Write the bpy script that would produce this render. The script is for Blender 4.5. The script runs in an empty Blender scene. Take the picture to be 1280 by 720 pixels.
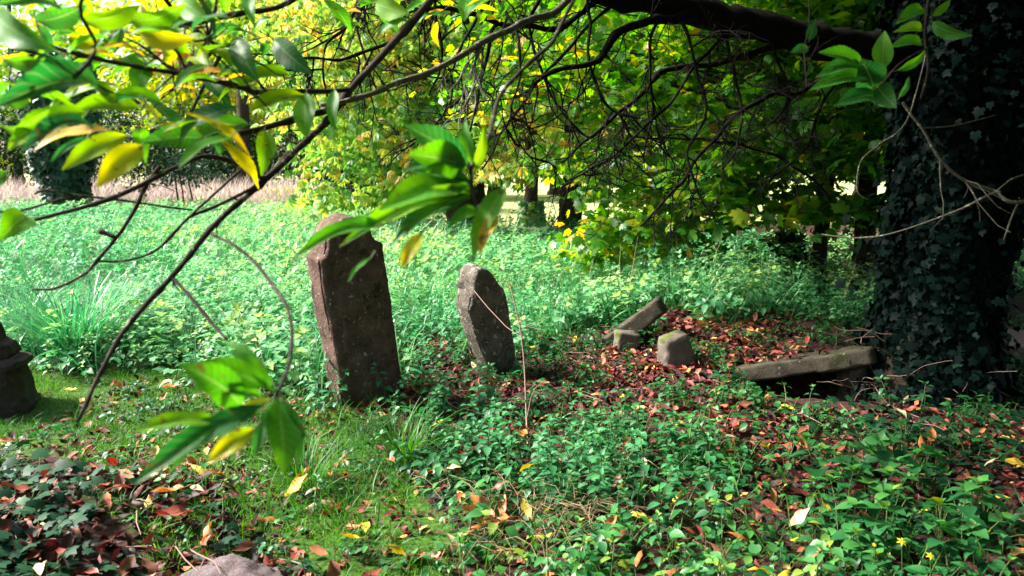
import bpy, math, random
import numpy as np
from mathutils import Vector, noise, Matrix

R = math.radians
random.seed(11)
rng = np.random.default_rng(7)
S = bpy.context.scene
COL = S.collection

# ------------------------------------------------------------------ camera maths
LENS, SENSOR = 28.0, 36.0
F = 1280 * LENS / SENSOR
PITCH = R(8.3)
CH = 1.6
cp, sp = math.cos(PITCH), math.sin(PITCH)

def P(px, py, d):
    x = (px - 640) / F * d
    u = -(py - 360) / F * d
    return np.array((x, d * cp + u * sp, CH - d * sp + u * cp))

def proj(x, y, z):
    dz = z - CH
    d = y * cp - dz * sp
    u = y * sp + dz * cp
    d = np.where(d < 0.05, 0.05, d)
    return 640 + x / d * F, 360 - u / d * F

# ------------------------------------------------------------------ terrain
def T(x, y):
    x = np.asarray(x, float); y = np.asarray(y, float)
    z = 0.035 * np.sin(0.9 * x + 0.4 * y + 1.0) * np.cos(0.7 * y - 0.3 * x) + 0.02 * np.sin(2.3 * x + 1.1) * np.sin(1.9 * y + .4)
    z = z + 0.008 * np.sin(6.1 * x + 2) * np.sin(5.3 * y + 1 + x)
    fade = np.exp(-(np.maximum(0, np.hypot(x, y - 6) - 9) / 12) ** 2)
    z = z * (0.35 + 0.65 * fade)
    # bank behind the broken tomb, low mound in front of it
    z = z + 0.26 * np.exp(-(((x - 2.1) / 1.5) ** 2 + ((y - 8.1) / 1.1) ** 2))
    z = z + 0.10 * np.exp(-(((x - 1.2) / .8) ** 2 + ((y - 6.3) / .55) ** 2))
    # hollow under the raised ledger slab
    z = z - 0.44 * np.exp(-(((x - 2.16) / .42) ** 4 + ((y - 5.88) / .36) ** 4))
    # hump carrying the ivy at lower left
    z = z + 0.22 * np.exp(-(((x + 2.0) / .7) ** 2 + ((y - 3.3) / .8) ** 2))
    return z

def G(px, py):
    """ground point seen at that pixel"""
    z = 0.0
    for _ in range(6):
        a = P(px, py, 1.0) - np.array((0, 0, CH))
        t = (z - CH) / a[2]
        q = a * t
        z = float(T(q[0], q[1]))
    return np.array((q[0], q[1], z))

def inpoly(px, py, poly):
    px = np.asarray(px); py = np.asarray(py)
    r = np.zeros(px.shape, bool)
    n = len(poly)
    for i in range(n):
        x0, y0 = poly[i]; x1, y1 = poly[(i + 1) % n]
        c = ((y0 > py) != (y1 > py)) & (px < (x1 - x0) * (py - y0) / ((y1 - y0) if y1 != y0 else 1e-9) + x0)
        r ^= c
    return r

def wnoise(x, y, s, k=0.0):
    return (np.sin(x * s * 1.7 + k + 1.3 * np.sin(y * s * 1.1 + k)) * np.cos(y * s * 1.9 - k * 2 + 1.1 * np.sin(x * s * .9 + 2 * k)) + 1) / 2

# ------------------------------------------------------------------ mesh collection
def norm(v):
    v = np.asarray(v, float)
    return v / np.maximum(np.linalg.norm(v, axis=-1, keepdims=True), 1e-9)

class Tm:
    """a small template: verts, faces, tint offset and leaf coordinates per vertex, slot per face"""
    def __init__(s, V, Fc, luv=None, tint=None, slot=None):
        s.V = np.asarray(V, float)
        s.n = len(s.V)
        s.cnt = np.array([len(f) for f in Fc], np.int32)
        s.loop = np.array([i for f in Fc for i in f], np.int32)
        s.luv = np.zeros((s.n, 3)) if luv is None else np.asarray(luv, float)
        s.tint = np.zeros(s.n) if tint is None else np.asarray(tint, float)
        s.slot = np.zeros(len(Fc), np.int32) if slot is None else np.asarray(slot, np.int32)

def join(parts):
    """parts: list of (Tm, 3x3, offset, tint, slot or None)"""
    V, L, C, U, K, SL, o = [], [], [], [], [], [], 0
    for t, m, off, ti, sl in parts:
        V.append(t.V @ np.asarray(m).T + np.asarray(off)); L.append(t.loop + o); C.append(t.cnt)
        U.append(t.luv); K.append(t.tint + ti); SL.append(t.slot if sl is None else np.full(len(t.cnt), sl)); o += t.n
    r = Tm.__new__(Tm)
    r.V = np.concatenate(V); r.loop = np.concatenate(L); r.cnt = np.concatenate(C); r.luv = np.concatenate(U)
    r.tint = np.concatenate(K); r.slot = np.concatenate(SL).astype(np.int32); r.n = len(r.V)
    return r

class MB:
    def __init__(s):
        s.V, s.L, s.C, s.U, s.K, s.SL, s.n = [], [], [], [], [], [], 0
    def add(s, t, M, O, tint=0.0, slot=None):
        """t instanced N times: M (N,3,3) columns = axes, O (N,3)"""
        M = np.asarray(M, float); O = np.asarray(O, float)
        if M.ndim == 2: M = M[None]; O = O[None]
        N = len(O)
        if N == 0: return
        V = np.einsum('nij,vj->nvi', M, t.V) + O[:, None]
        s.V.append(V.reshape(-1, 3))
        s.L.append((t.loop[None] + (np.arange(N) * t.n)[:, None] + s.n).reshape(-1))
        s.C.append(np.tile(t.cnt, N)); s.U.append(np.tile(t.luv, (N, 1)))
        s.K.append((t.tint[None] + np.broadcast_to(np.asarray(tint, float), (N,))[:, None]).reshape(-1))
        s.SL.append(np.tile(t.slot if slot is None else np.full(len(t.cnt), slot), N))
        s.n += N * t.n
    def raw(s, V, Fc, tint=0.0, slot=0, luv=None):
        s.add(Tm(V, Fc, luv, None, [slot] * len(Fc)), np.eye(3), np.zeros(3), tint)
    def tube(s, pts, rad, sides=6, slot=0, cap=True, rough=0.0, tint=0.0):
        pts = np.asarray(pts, float); n = len(pts)
        rad = np.broadcast_to(np.asarray(rad, float), (n,))
        tg = np.gradient(pts, axis=0); tg = norm(tg)
        ref = np.array((0.13, 0.31, 0.94)) if abs(tg[0][2]) < .9 else np.array((1., .1, 0))
        a = norm(np.cross(tg, ref)); b = np.cross(tg, a)
        ang = np.arange(sides) / sides * 2 * np.pi
        rr = rad[:, None] * (1 + rough * (rng.random((n, sides)) - .5) * 2)
        V = pts[:, None] + rr[..., None] * (np.cos(ang)[None, :, None] * a[:, None] + np.sin(ang)[None, :, None] * b[:, None])
        V = V.reshape(-1, 3)
        Fc = [(i * sides + j, i * sides + (j + 1) % sides, (i + 1) * sides + (j + 1) % sides, (i + 1) * sides + j) for i in range(n - 1) for j in range(sides)]
        if cap:
            Fc.append(tuple(range(sides))[::-1]); Fc.append(tuple((n - 1) * sides + j for j in range(sides)))
        s.raw(V, Fc, tint, slot)
    def mesh(s, name, off=(0, 0, 0), smooth=True):
        V = np.concatenate(s.V) - np.asarray(off); L = np.concatenate(s.L).astype(np.int32); C = np.concatenate(s.C).astype(np.int32)
        me = bpy.data.meshes.new(name)
        me.vertices.add(len(V)); me.vertices.foreach_set('co', V.astype(np.float32).ravel())
        me.loops.add(len(L)); me.loops.foreach_set('vertex_index', L)
        me.polygons.add(len(C))
        st = np.concatenate(([0], np.cumsum(C)[:-1])).astype(np.int32)
        me.polygons.foreach_set('loop_start', st); me.polygons.foreach_set('loop_total', C)
        me.polygons.foreach_set('material_index', np.concatenate(s.SL).astype(np.int32))
        me.polygons.foreach_set('use_smooth', np.full(len(C), smooth))
        a = me.attributes.new('tint', 'FLOAT', 'POINT'); a.data.foreach_set('value', np.concatenate(s.K).astype(np.float32))
        a = me.attributes.new('luv', 'FLOAT_VECTOR', 'POINT'); a.data.foreach_set('vector', np.concatenate(s.U).astype(np.float32).ravel())
        me.update(calc_edges=True)
        return me

def obj(name, mb, mats, parent=None, off=(0, 0, 0), smooth=True):
    """one mesh object; off is the thing's base, so that its origin sits there"""
    me = mb.mesh(name, off, smooth) if isinstance(mb, MB) else mb
    if not isinstance(mats, (list, tuple)): mats = [mats]
    if len(me.materials) == 0:
        for m in mats: me.materials.append(m)
    o = bpy.data.objects.new(name, me); COL.objects.link(o)
    if parent is not None: o.parent = parent
    else: o.location = off
    return o

def empty(name, loc, rz=0.0):
    o = bpy.data.objects.new(name, None); COL.objects.link(o)
    o.location = loc; o.rotation_euler = (0, 0, rz); o.empty_display_size = .1
    return o

def tag(o, label=None, cat=None, group=None, kind=None):
    if label: o['label'] = label
    if cat: o['category'] = cat
    if group: o['group'] = group
    if kind: o['kind'] = kind
    return o

def frames(d, n):
    """rotation matrices with Y along d and Z near n"""
    d = norm(d); x = norm(np.cross(d, n)); z = np.cross(x, d)
    return np.stack((x, d, z), axis=-1)

def rndn(N, s=1.0): return rng.normal(0, s, (N, 3))

# ------------------------------------------------------------------ leaf templates (base at origin, length 1 along +Y)
def blade(rows, width, peak=.45, bend=.25, fold=.25, serr=0.0, wave=0.0, cols=1, arch=None):
    V, U, Fc = [], [], []
    ks = np.linspace(-1, 1, 2 * cols + 1)
    for i in range(rows + 1):
        y = i / rows
        e = math.log(.5) / math.log(peak)
        w = width * .5 * math.sin(math.pi * min(max(y, .012), .985) ** e) ** .85
        if serr: w *= 1 + serr * (1 if i % 2 else -1)
        for k in ks:
            V.append((k * w, y * (1 - .12 * bend) if arch is None else y, (-bend * y * y if arch is None else arch * (y - y * y)) + fold * abs(k) * w + wave * math.sin(y * 9 + k) * w * k))
            U.append((k, y, 0))
    m = len(ks)
    for i in range(rows):
        for j in range(m - 1):
            a = i * m + j
            Fc.append((a, a + 1, a + m + 1, a + m))
    return Tm(V, Fc, U)

def fan(outline, centre=(0, .38), droop=.18, dish=0.0):
    V = [(centre[0], centre[1], 0)]; U = [(0, .4, 0)]
    for x, y in outline:
        r = math.hypot(x - centre[0], y - centre[1])
        V.append((x, y, -droop * r * r * 1.6 + dish * r)); U.append((x * 2, y, 0))
    n = len(outline)
    return Tm(V, [(0, i + 1, (i + 1) % n + 1) for i in range(n)], U)

def mirror(r):
    return [(x, y) for x, y in r] + [(-x, y) for x, y in r[::-1] if x > 1e-6]

MAPLE = fan(mirror([(0, 0), (.16, -.07), (.42, -.04), (.36, .08), (.62, .22), (.50, .32), (.62, .62), (.42, .58), (.26, .52), (.28, .74), (.12, .80), (0, 1)]), (0, .3), .22)
IVYL = fan(mirror([(0, .02), (.26, -.12), (.48, .10), (.36, .26), (.52, .48), (.24, .56), (0, 1)]), (0, .34), .16)
ROUND = fan(mirror([(0, .08), (.25, -.02), (.46, .2), (.5, .5), (.36, .82), (.18, .96), (0, .92)]), (0, .45), -.1, .05)
OVATE = blade(4, .62, .36, .3, .3)
OVATE2 = blade(2, .62, .42, .3, .3)
ELLI = blade(3, .40, .48, .3, .35)
ELLI2 = blade(2, .42, .5, .25, .3)
SPEAR = blade(5, .34, .45, .35, .3)
CHERRY = blade(22, .315, .46, .28, .38, .035, .16, 2, .35)
CHERRYB = blade(18, .33, .42, .45, .45, .035, .2, 2, .6)

def rotz(a):
    c, s = math.cos(a), math.sin(a); return np.array(((c, -s, 0), (s, c, 0), (0, 0, 1)))
def fr(d, n=(0, 0, 1)):
    return frames(np.array([d], float), np.array([n], float))[0]

def palmate(nl=7, t=ELLI2, droop=.5):
    ps = []
    for k in range(nl):
        a = (k - (nl - 1) / 2) / (nl - 1) * 2 * 2.0
        L = .62 - .16 * abs(a) / 2.0
        d = (math.sin(a), math.cos(a), -droop - .12 * abs(a))
        ps.append((t, fr(d, (0, .4, 1)) * L, (0, .32, 0), 0, None))
    return join(ps)
PALM7 = palmate(7)
PALM5 = palmate(5, blade(2, .5, .6, .2, .25), .35)
TRI = join([(OVATE, fr((math.sin(a), math.cos(a), -.1)) * (.62 if a == 0 else .52), (0, .36, 0), 0, None) for a in (-1.25, 0, 1.25)])

def grass_blade(h=1.0, w=.02, lean=.5, seg=4):
    V, Fc = [], []
    for i in range(seg + 1):
        t = i / seg
        ww = w * (1 - t) ** .7 * .5 + .0006
        y = lean * h * t ** 1.8; z = h * (t - .25 * lean * t ** 3)
        V += [(-ww, y, z), (ww, y, z)]
    for i in range(seg):
        a = 2 * i; Fc.append((a, a + 1, a + 3, a + 2))
    return Tm(V, Fc, [(0, i // 2 / seg, 0) for i in range(2 * seg + 2)])

def tube_t(pts, rad, sides=4, slot=0, tint=0):
    b = MB(); b.tube(pts, rad, sides, slot, False)
    return Tm(b.V[0], [tuple(f) for f in b.L[0].reshape(-1, 4)], None, np.full(b.n, tint), b.SL[0])

def nettle(h=.5, pairs=6, leaf=OVATE, seed=0, stem=True, L0=.11):
    r = random.Random(seed); ps = []
    bx, by = r.uniform(-.12, .12), r.uniform(-.12, .12)
    ax = lambda t: np.array((bx * t * t * h * 2, by * t * t * h * 2, h * t))
    if stem: ps.append((tube_t([ax(t) for t in (0, .35, .7, 1)], [.004, .0035, .003, .002], 4), np.eye(3), (0, 0, 0), .3, 1))
    for k in range(pairs):
        t = .22 + .76 * (k / (pairs - 1)) ** .9
        L = L0 * (1.0 - .45 * t) * r.uniform(.8, 1.15) * (1 if k else .8)
        a0 = (k % 2) * math.pi / 2 + r.uniform(-.3, .3)
        for q in (0, 1):
            a = a0 + q * math.pi + r.uniform(-.25, .25)
            dz = -.35 + .55 * t + r.uniform(-.2, .2)
            ps.append((leaf, fr((math.cos(a), math.sin(a), dz), (0, 0, 1)) * L, ax(t) + np.array((math.cos(a), math.sin(a), .1)) * .012, (t - .6) * .35 + r.uniform(-.12, .12), 0))
    for q in range(3):
        a = q * 2.1 + r.random()
        ps.append((leaf, fr((math.cos(a) * .7, math.sin(a) * .7, .8), (-math.cos(a), -math.sin(a), .6)) * L0 * .4, ax(1), .25, 0))
    return join(ps)

def rosette(leaf, n=8, h=.10, L=.06, seed=0, spread=.09):
    r = random.Random(seed); ps = []
    for k in range(n):
        a = k * 2.4 + r.uniform(-.4, .4); rad = spread * math.sqrt((k + .5) / n)
        z = h * r.uniform(.35, 1)
        o = np.array((math.cos(a) * rad, math.sin(a) * rad, z))
        ps.append((tube_t([(0, 0, 0), o * (.6, .6, .7), o], .0014, 3), np.eye(3), (0, 0, 0), .3, 1))
        b = a + r.uniform(-.6, .6)
        ps.append((leaf, fr((math.cos(b), math.sin(b), r.uniform(-.35, .2)), (r.uniform(-.3, .3), r.uniform(-.3, .3), 1)) * L * r.uniform(.7, 1.25), o, r.uniform(-.22, .22), 0))
    return join(ps)

# ------------------------------------------------------------------ materials
def new_mat(name):
    m = bpy.data.materials.new(name); m.use_nodes = True
    nt = m.node_tree; nt.nodes.clear()
    return m, nt, nt.nodes, nt.links

def ramp(nd, stops, interp='LINEAR'):
    r = nd.new('ShaderNodeValToRGB'); r.color_ramp.interpolation = interp
    e = r.color_ramp.elements
    while len(e) < len(stops): e.new(.5)
    for i, (p, c) in enumerate(stops):
        e[i].position = p; e[i].color = (*c, 1)
    return r

def math_n(nd, lk, op, a, b=None, clamp=False):
    n = nd.new('ShaderNodeMath'); n.operation = op; n.use_clamp = clamp
    for i, v in enumerate((a, b)):
        if v is None: continue
        if isinstance(v, (int, float)): n.inputs[i].default_value = v
        else: lk.new(v, n.inputs[i])
    return n.outputs[0]

def leaf_mat(name, stops, trans=.35, rough=.5, spec=.3, vein=0.0, blotch=.18, jit=.35, scale=3.0, spots=0.0):
    """leaf colour runs along the stops by the leaf's own tint, its random offset and slow patches"""
    m, nt, nd, lk = new_mat(name)
    at = nd.new('ShaderNodeAttribute'); at.attribute_name = 'tint'
    oi = nd.new('ShaderNodeObjectInfo')
    geo = nd.new('ShaderNodeNewGeometry')
    tc = nd.new('ShaderNodeTexCoord')
    no = nd.new('ShaderNodeTexNoise'); no.inputs['Scale'].default_value = scale; no.inputs['Detail'].default_value = 3
    lk.new(tc.outputs['Object'], no.inputs['Vector'])
    v = math_n(nd, lk, 'ADD', at.outputs['Fac'], .5)
    j = math_n(nd, lk, 'MULTIPLY', math_n(nd, lk, 'SUBTRACT', geo.outputs['Random Per Island'], .5), jit)
    v = math_n(nd, lk, 'ADD', v, j)
    v = math_n(nd, lk, 'ADD', v, math_n(nd, lk, 'MULTIPLY', math_n(nd, lk, 'SUBTRACT', oi.outputs['Random'], .5), .18))
    v = math_n(nd, lk, 'ADD', v, math_n(nd, lk, 'MULTIPLY', math_n(nd, lk, 'SUBTRACT', no.outputs['Fac'], .5), blotch * 3), True)
    rp = ramp(nd, stops); lk.new(v, rp.inputs['Fac'])
    col = rp.outputs['Color']
    bs = nd.new('ShaderNodeBsdfPrincipled')
    if vein:
        lu = nd.new('ShaderNodeAttribute'); lu.attribute_name = 'luv'
        sx = nd.new('ShaderNodeSeparateXYZ'); lk.new(lu.outputs['Vector'], sx.inputs[0])
        ax = math_n(nd, lk, 'ABSOLUTE', sx.outputs['X'])
        mid = math_n(nd, lk, 'LESS_THAN', ax, .055)
        side = math_n(nd, lk, 'SINE', math_n(nd, lk, 'MULTIPLY', math_n(nd, lk, 'SUBTRACT', sx.outputs['Y'], math_n(nd, lk, 'MULTIPLY', ax, .16)), 62.0))
        side = math_n(nd, lk, 'MULTIPLY', math_n(nd, lk, 'POWER', math_n(nd, lk, 'MAXIMUM', side, 0.0), 8.0), .45)
        vv = math_n(nd, lk, 'MULTIPLY', math_n(nd, lk, 'MAXIMUM', mid, side), vein)
        mx = nd.new('ShaderNodeMix'); mx.data_type = 'RGBA'
        lk.new(vv, mx.inputs['Factor']); lk.new(col, mx.inputs['A']); mx.inputs['B'].default_value = (.30, .42, .14, 1)
        col = mx.outputs['Result']
        # worn brown flecks
        fn = nd.new('ShaderNodeTexNoise'); fn.inputs['Scale'].default_value = 48; fn.inputs['Detail'].default_value = 4
        lk.new(tc.outputs['Object'], fn.inputs['Vector'])
        fl = math_n(nd, lk, 'MULTIPLY', math_n(nd, lk, 'GREATER_THAN', fn.outputs['Fac'], .655), .8)
        m2 = nd.new('ShaderNodeMix'); m2.data_type = 'RGBA'
        lk.new(fl, m2.inputs['Factor']); lk.new(col, m2.inputs['A']); m2.inputs['B'].default_value = (.10, .06, .02, 1)
        col = m2.outputs['Result']
        bp = nd.new('ShaderNodeBump'); bp.inputs['Strength'].default_value = .35; bp.inputs['Distance'].default_value = .002
        lk.new(vv, bp.inputs['Height']); lk.new(bp.outputs[0], bs.inputs['Normal'])
    lk.new(col, bs.inputs['Base Color'])
    bs.inputs['Roughness'].default_value = rough; bs.inputs['Specular IOR Level'].default_value = spec
    out = nd.new('ShaderNodeOutputMaterial')
    if trans > 0:
        tr = nd.new('ShaderNodeBsdfTranslucent')
        hs = nd.new('ShaderNodeHueSaturation'); hs.inputs['Saturation'].default_value = 1.15; hs.inputs['Value'].default_value = 1.7; hs.inputs['Hue'].default_value = .488
        lk.new(col, hs.inputs['Color']); lk.new(hs.outputs[0], tr.inputs['Color'])
        ms = nd.new('ShaderNodeMixShader'); ms.inputs[0].default_value = trans
        lk.new(bs.outputs[0], ms.inputs[1]); lk.new(tr.outputs[0], ms.inputs[2]); lk.new(ms.outputs[0], out.inputs[0])
    else:
        lk.new(bs.outputs[0], out.inputs[0])
    return m

def rough_mat(name, stops, scale=4.0, bump=.6, dist=.02, rough=.9, patches=(), fine=40.0, stretch=(1, 1, 1)):
    """bark, stone and soil: noise between the stops; patches = (scale, threshold, soft, colour) lichen, moss or stains"""
    m, nt, nd, lk = new_mat(name)
    tc = nd.new('ShaderNodeTexCoord'); mp = nd.new('ShaderNodeMapping'); mp.inputs['Scale'].default_value = stretch
    lk.new(tc.outputs['Object'], mp.inputs[0])
    n1 = nd.new('ShaderNodeTexNoise'); n1.inputs['Scale'].default_value = scale; n1.inputs['Detail'].default_value = 8; n1.inputs['Roughness'].default_value = .65
    lk.new(mp.outputs[0], n1.inputs['Vector'])
    n2 = nd.new('ShaderNodeTexNoise'); n2.inputs['Scale'].default_value = fine; n2.inputs['Detail'].default_value = 6; n2.inputs['Roughness'].default_value = .7
    lk.new(mp.outputs[0], n2.inputs['Vector'])
    v = math_n(nd, lk, 'ADD', math_n(nd, lk, 'MULTIPLY', n1.outputs['Fac'], .65), math_n(nd, lk, 'MULTIPLY', n2.outputs['Fac'], .35))
    rp = ramp(nd, stops); lk.new(v, rp.inputs['Fac']); col = rp.outputs['Color']
    for i, (ps, th, soft, pc) in enumerate(patches):
        pn = nd.new('ShaderNodeTexNoise'); pn.inputs['Scale'].default_value = ps; pn.inputs['Detail'].default_value = 5; pn.inputs['Roughness'].default_value = .6
        pm = nd.new('ShaderNodeMapping'); pm.inputs['Location'].default_value = (3.1 * i + 1, 7.7 * i, 2.3)
        lk.new(tc.outputs['Object'], pm.inputs[0]); lk.new(pm.outputs[0], pn.inputs['Vector'])
        mr = nd.new('ShaderNodeMapRange'); mr.inputs['From Min'].default_value = th; mr.inputs['From Max'].default_value = th + soft
        lk.new(pn.outputs['Fac'], mr.inputs['Value'])
        mx = nd.new('ShaderNodeMix'); mx.data_type = 'RGBA'
        lk.new(mr.outputs[0], mx.inputs['Factor']); lk.new(col, mx.inputs['A']); mx.inputs['B'].default_value = (*pc, 1)
        col = mx.outputs['Result']
    bs = nd.new('ShaderNodeBsdfPrincipled'); lk.new(col, bs.inputs['Base Color'])
    bs.inputs['Roughness'].default_value = rough; bs.inputs['Specular IOR Level'].default_value = .1
    bp = nd.new('ShaderNodeBump'); bp.inputs['Strength'].default_value = bump; bp.inputs['Distance'].default_value = dist
    lk.new(v, bp.inputs['Height']); lk.new(bp.outputs[0], bs.inputs['Normal'])
    out = nd.new('ShaderNodeOutputMaterial'); lk.new(bs.outputs[0], out.inputs[0])
    return m

M = {}
M['nettle'] = leaf_mat('nettle_leaf', [(0, (.008, .048, .014)), (.45, (.023, .125, .045)), (.8, (.055, .21, .08)), (1, (.14, .26, .05))], .32, .45, .35, blotch=.12, scale=1.3)
M['herb'] = leaf_mat('herb_leaf', [(0, (.006, .042, .012)), (.5, (.017, .105, .030)), (.85, (.055, .20, .04)), (1, (.22, .26, .03))], .3, .45, .35, blotch=.12, scale=2)
M['stem'] = leaf_mat('green_stem', [(0, (.03, .07, .02)), (1, (.09, .12, .04))], 0, .6, .2)
M['field'] = leaf_mat('field_leaf', [(0, (.02, .10, .045)), (.42, (.075, .26, .115)), (.8, (.17, .38, .17)), (1, (.30, .43, .13))], .35, .45, .4, blotch=.2, scale=.6)
M['grass'] = leaf_mat('grass_blade', [(0, (.012, .06, .010)), (.5, (.035, .14, .018)), (.85, (.09, .22, .025)), (1, (.24, .24, .08))], .35, .5, .25, blotch=.14, scale=1.5)
M['tuss'] = leaf_mat('tussock_blade', [(0, (.02, .11, .05)), (.5, (.06, .25, .10)), (.85, (.16, .36, .15)), (1, (.40, .38, .22))], .3, .35, .5, blotch=.1)
M['straw'] = leaf_mat('straw', [(0, (.26, .20, .17)), (.5, (.42, .33, .31)), (1, (.52, .46, .38))], .25, .7, .1, blotch=.2, scale=.8)
M['hay'] = leaf_mat('dead_grass', [(0, (.18, .12, .07)), (1, (.42, .33, .20))], .2, .7, .1)
M['litter'] = leaf_mat('leaf_litter', [(0, (.010, .005, .006)), (.3, (.035, .010, .010)), (.58, (.135, .027, .025)), (.80, (.27, .066, .046)), (.94, (.38, .16, .07)), (1, (.46, .30, .10))], .06, .6, .2, blotch=.16, jit=.85, scale=4)
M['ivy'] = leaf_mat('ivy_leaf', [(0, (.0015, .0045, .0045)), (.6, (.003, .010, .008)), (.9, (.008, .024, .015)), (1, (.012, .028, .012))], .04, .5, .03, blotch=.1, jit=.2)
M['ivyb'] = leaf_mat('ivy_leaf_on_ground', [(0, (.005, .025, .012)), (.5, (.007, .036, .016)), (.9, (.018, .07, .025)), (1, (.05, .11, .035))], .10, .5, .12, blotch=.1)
M['maple'] = leaf_mat('maple_leaf', [(0, (.025, .11, .014)), (.4, (.06, .21, .02)), (.7, (.14, .30, .025)), (.88, (.34, .36, .02)), (1, (.52, .30, .06))], .55, .4, .45, blotch=.16, jit=.5, scale=.7)
M['chest'] = leaf_mat('chestnut_leaf', [(0, (.05, .16, .04)), (.40, (.12, .28, .06)), (.7, (.26, .38, .08)), (.9, (.42, .42, .08)), (1, (.54, .36, .10))], .55, .45, .4, blotch=.2, jit=.45, scale=.5)
M['far'] = leaf_mat('far_leaf', [(0, (.06, .17, .03)), (.45, (.16, .31, .04)), (.8, (.32, .40, .05)), (1, (.48, .38, .06))], .55, .5, .3, blotch=.25, jit=.4, scale=.2)
M['yew'] = leaf_mat('yew_leaf', [(0, (.004, .022, .012)), (.6, (.012, .05, .022)), (1, (.03, .085, .03))], .12, .5, .3, blotch=.2, scale=.5)
M['gold'] = leaf_mat('goldenrod', [(0, (.10, .18, .02)), (1, (.36, .38, .04))], .4, .5, .3)
M['cherry'] = leaf_mat('cherry_leaf', [(0, (.010, .060, .028)), (.25, (.022, .115, .030)), (.5, (.055, .22, .022)), (.72, (.15, .31, .02)), (.88, (.42, .38, .015)), (1, (.52, .25, .05))], .48, .46, .25, vein=.42, blotch=.12, jit=.12, scale=9)
def fallen_mat(nm, a, b): return leaf_mat(nm, [(0, a), (1, b)], .2, .5, .35, vein=.25, blotch=.3, jit=.2, scale=25)
M['fy'] = fallen_mat('fallen_yellow', (.42, .26, .02), (.62, .46, .04))
M['fo'] = fallen_mat('fallen_orange', (.24, .065, .02), (.44, .17, .04))
M['fb'] = fallen_mat('fallen_brown', (.07, .022, .015), (.20, .065, .04))
M['fp'] = fallen_mat('fallen_pale', (.40, .28, .17), (.58, .46, .30))
M['fr'] = fallen_mat('fallen_red', (.13, .022, .018), (.30, .06, .04))
M['bark'] = rough_mat('dark_bark', [(0, (.008, .006, .005)), (.5, (.032, .024, .018)), (1, (.09, .07, .05))], 5, .9, .03, stretch=(1, 1, .25))
M['branch'] = rough_mat('cherry_bark', [(0, (.007, .005, .006)), (.45, (.028, .020, .020)), (.75, (.07, .055, .045)), (1, (.16, .14, .11))], 22, .8, .006, patches=((30, .60, .06, (.17, .18, .12)),), fine=160)
M['pale'] = rough_mat('lichened_twig', [(0, (.03, .027, .024)), (.5, (.08, .073, .06)), (1, (.22, .20, .16))], 25, .7, .005, patches=((40, .58, .08, (.27, .28, .20)),), fine=160)
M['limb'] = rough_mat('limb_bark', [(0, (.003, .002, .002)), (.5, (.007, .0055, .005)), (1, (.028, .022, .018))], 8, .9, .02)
M['stone'] = rough_mat('red_brown_gravestone', [(0, (.016, .010, .009)), (.40, (.058, .037, .029)), (.55, (.125, .078, .064)), (.70, (.23, .15, .125)), (1, (.34, .25, .21))], 6, 1, .035,
                       patches=((3.0, .56, .15, (.13, .075, .062)), (30, .625, .05, (.36, .34, .28)), (7, .60, .08, (.030, .036, .016))), fine=55)
M['stone2'] = rough_mat('grey_gravestone', [(0, (.018, .014, .011)), (.40, (.068, .055, .045)), (.58, (.16, .135, .115)), (1, (.36, .31, .27))], 7, 1, .03,
                        patches=((22, .585, .05, (.36, .345, .29)), (6, .58, .10, (.16, .13, .115)), (9, .64, .06, (.04, .045, .02))), fine=60)
M['slab'] = rough_mat('mossy_slab', [(0, (.012, .010, .008)), (.45, (.045, .038, .028)), (.7, (.10, .085, .065)), (1, (.20, .18, .14))], 7, 1, .02,
                      patches=((5, .56, .1, (.030, .040, .012)), (24, .64, .05, (.20, .19, .15))), fine=60)
M['block'] = rough_mat('pale_block', [(0, (.03, .025, .02)), (.45, (.10, .085, .07)), (1, (.26, .23, .19))], 8, 1, .015,
                       patches=((6, .56, .06, (.07, .085, .02)), (16, .64, .06, (.10, .09, .08))), fine=70)
M['cross'] = rough_mat('blackened_stone', [(0, (.010, .007, .008)), (.5, (.040, .028, .024)), (1, (.11, .085, .07))], 7, .8, .02, patches=((8, .62, .08, (.035, .045, .02)),))
M['rock'] = rough_mat('purplish_rock', [(0, (.05, .035, .04)), (.45, (.10, .076, .08)), (.7, (.19, .15, .155)), (1, (.38, .32, .32))], 14, 1, .02, patches=((12, .64, .05, (.10, .09, .08)),), fine=110)
M['soil'] = rough_mat('dark_soil', [(0, (.012, .009, .009)), (1, (.06, .04, .035))], 10, .9, .02)
M['flower'] = leaf_mat('yellow_petal', [(0, (.70, .52, .02)), (1, (.78, .62, .04))], .3, .5, .2)
M['dry'] = rough_mat('dry_stem', [(0, (.10, .055, .045)), (1, (.34, .23, .19))], 30, .5, .003)
M['cream'] = rough_mat('dry_stem_pale', [(0, (.24, .22, .15)), (1, (.50, .46, .34))], 30, .5, .003)
# ------------------------------------------------------------------ camera, sky, sun
cam = bpy.data.cameras.new('camera'); co = bpy.data.objects.new('camera', cam); COL.objects.link(co)
co.location = (0, 0, CH); co.rotation_euler = (R(90) - PITCH, 0, 0)
cam.lens = LENS; cam.sensor_width = SENSOR; cam.clip_start = .05; cam.clip_end = 2000
cam.dof.use_dof = True; cam.dof.focus_distance = 5.2; cam.dof.aperture_fstop = 3.2
S.camera = co
SUN = Vector((-.80, .12, .72)).normalized()
sl = bpy.data.lights.new('sun', 'SUN'); so = bpy.data.objects.new('sun', sl); COL.objects.link(so)
so.rotation_euler = SUN.to_track_quat('Z', 'Y').to_euler()
so.location = (-30, 20, 40)
sl.energy = 5.0; sl.angle = R(10); sl.color = (1, .95, .86)
W = bpy.data.worlds.new('World'); S.world = W; W.use_nodes = True
nt = W.node_tree; nt.nodes.clear()
sk = nt.nodes.new('ShaderNodeTexSky'); sk.sky_type = 'NISHITA'; sk.sun_disc = False
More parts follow.
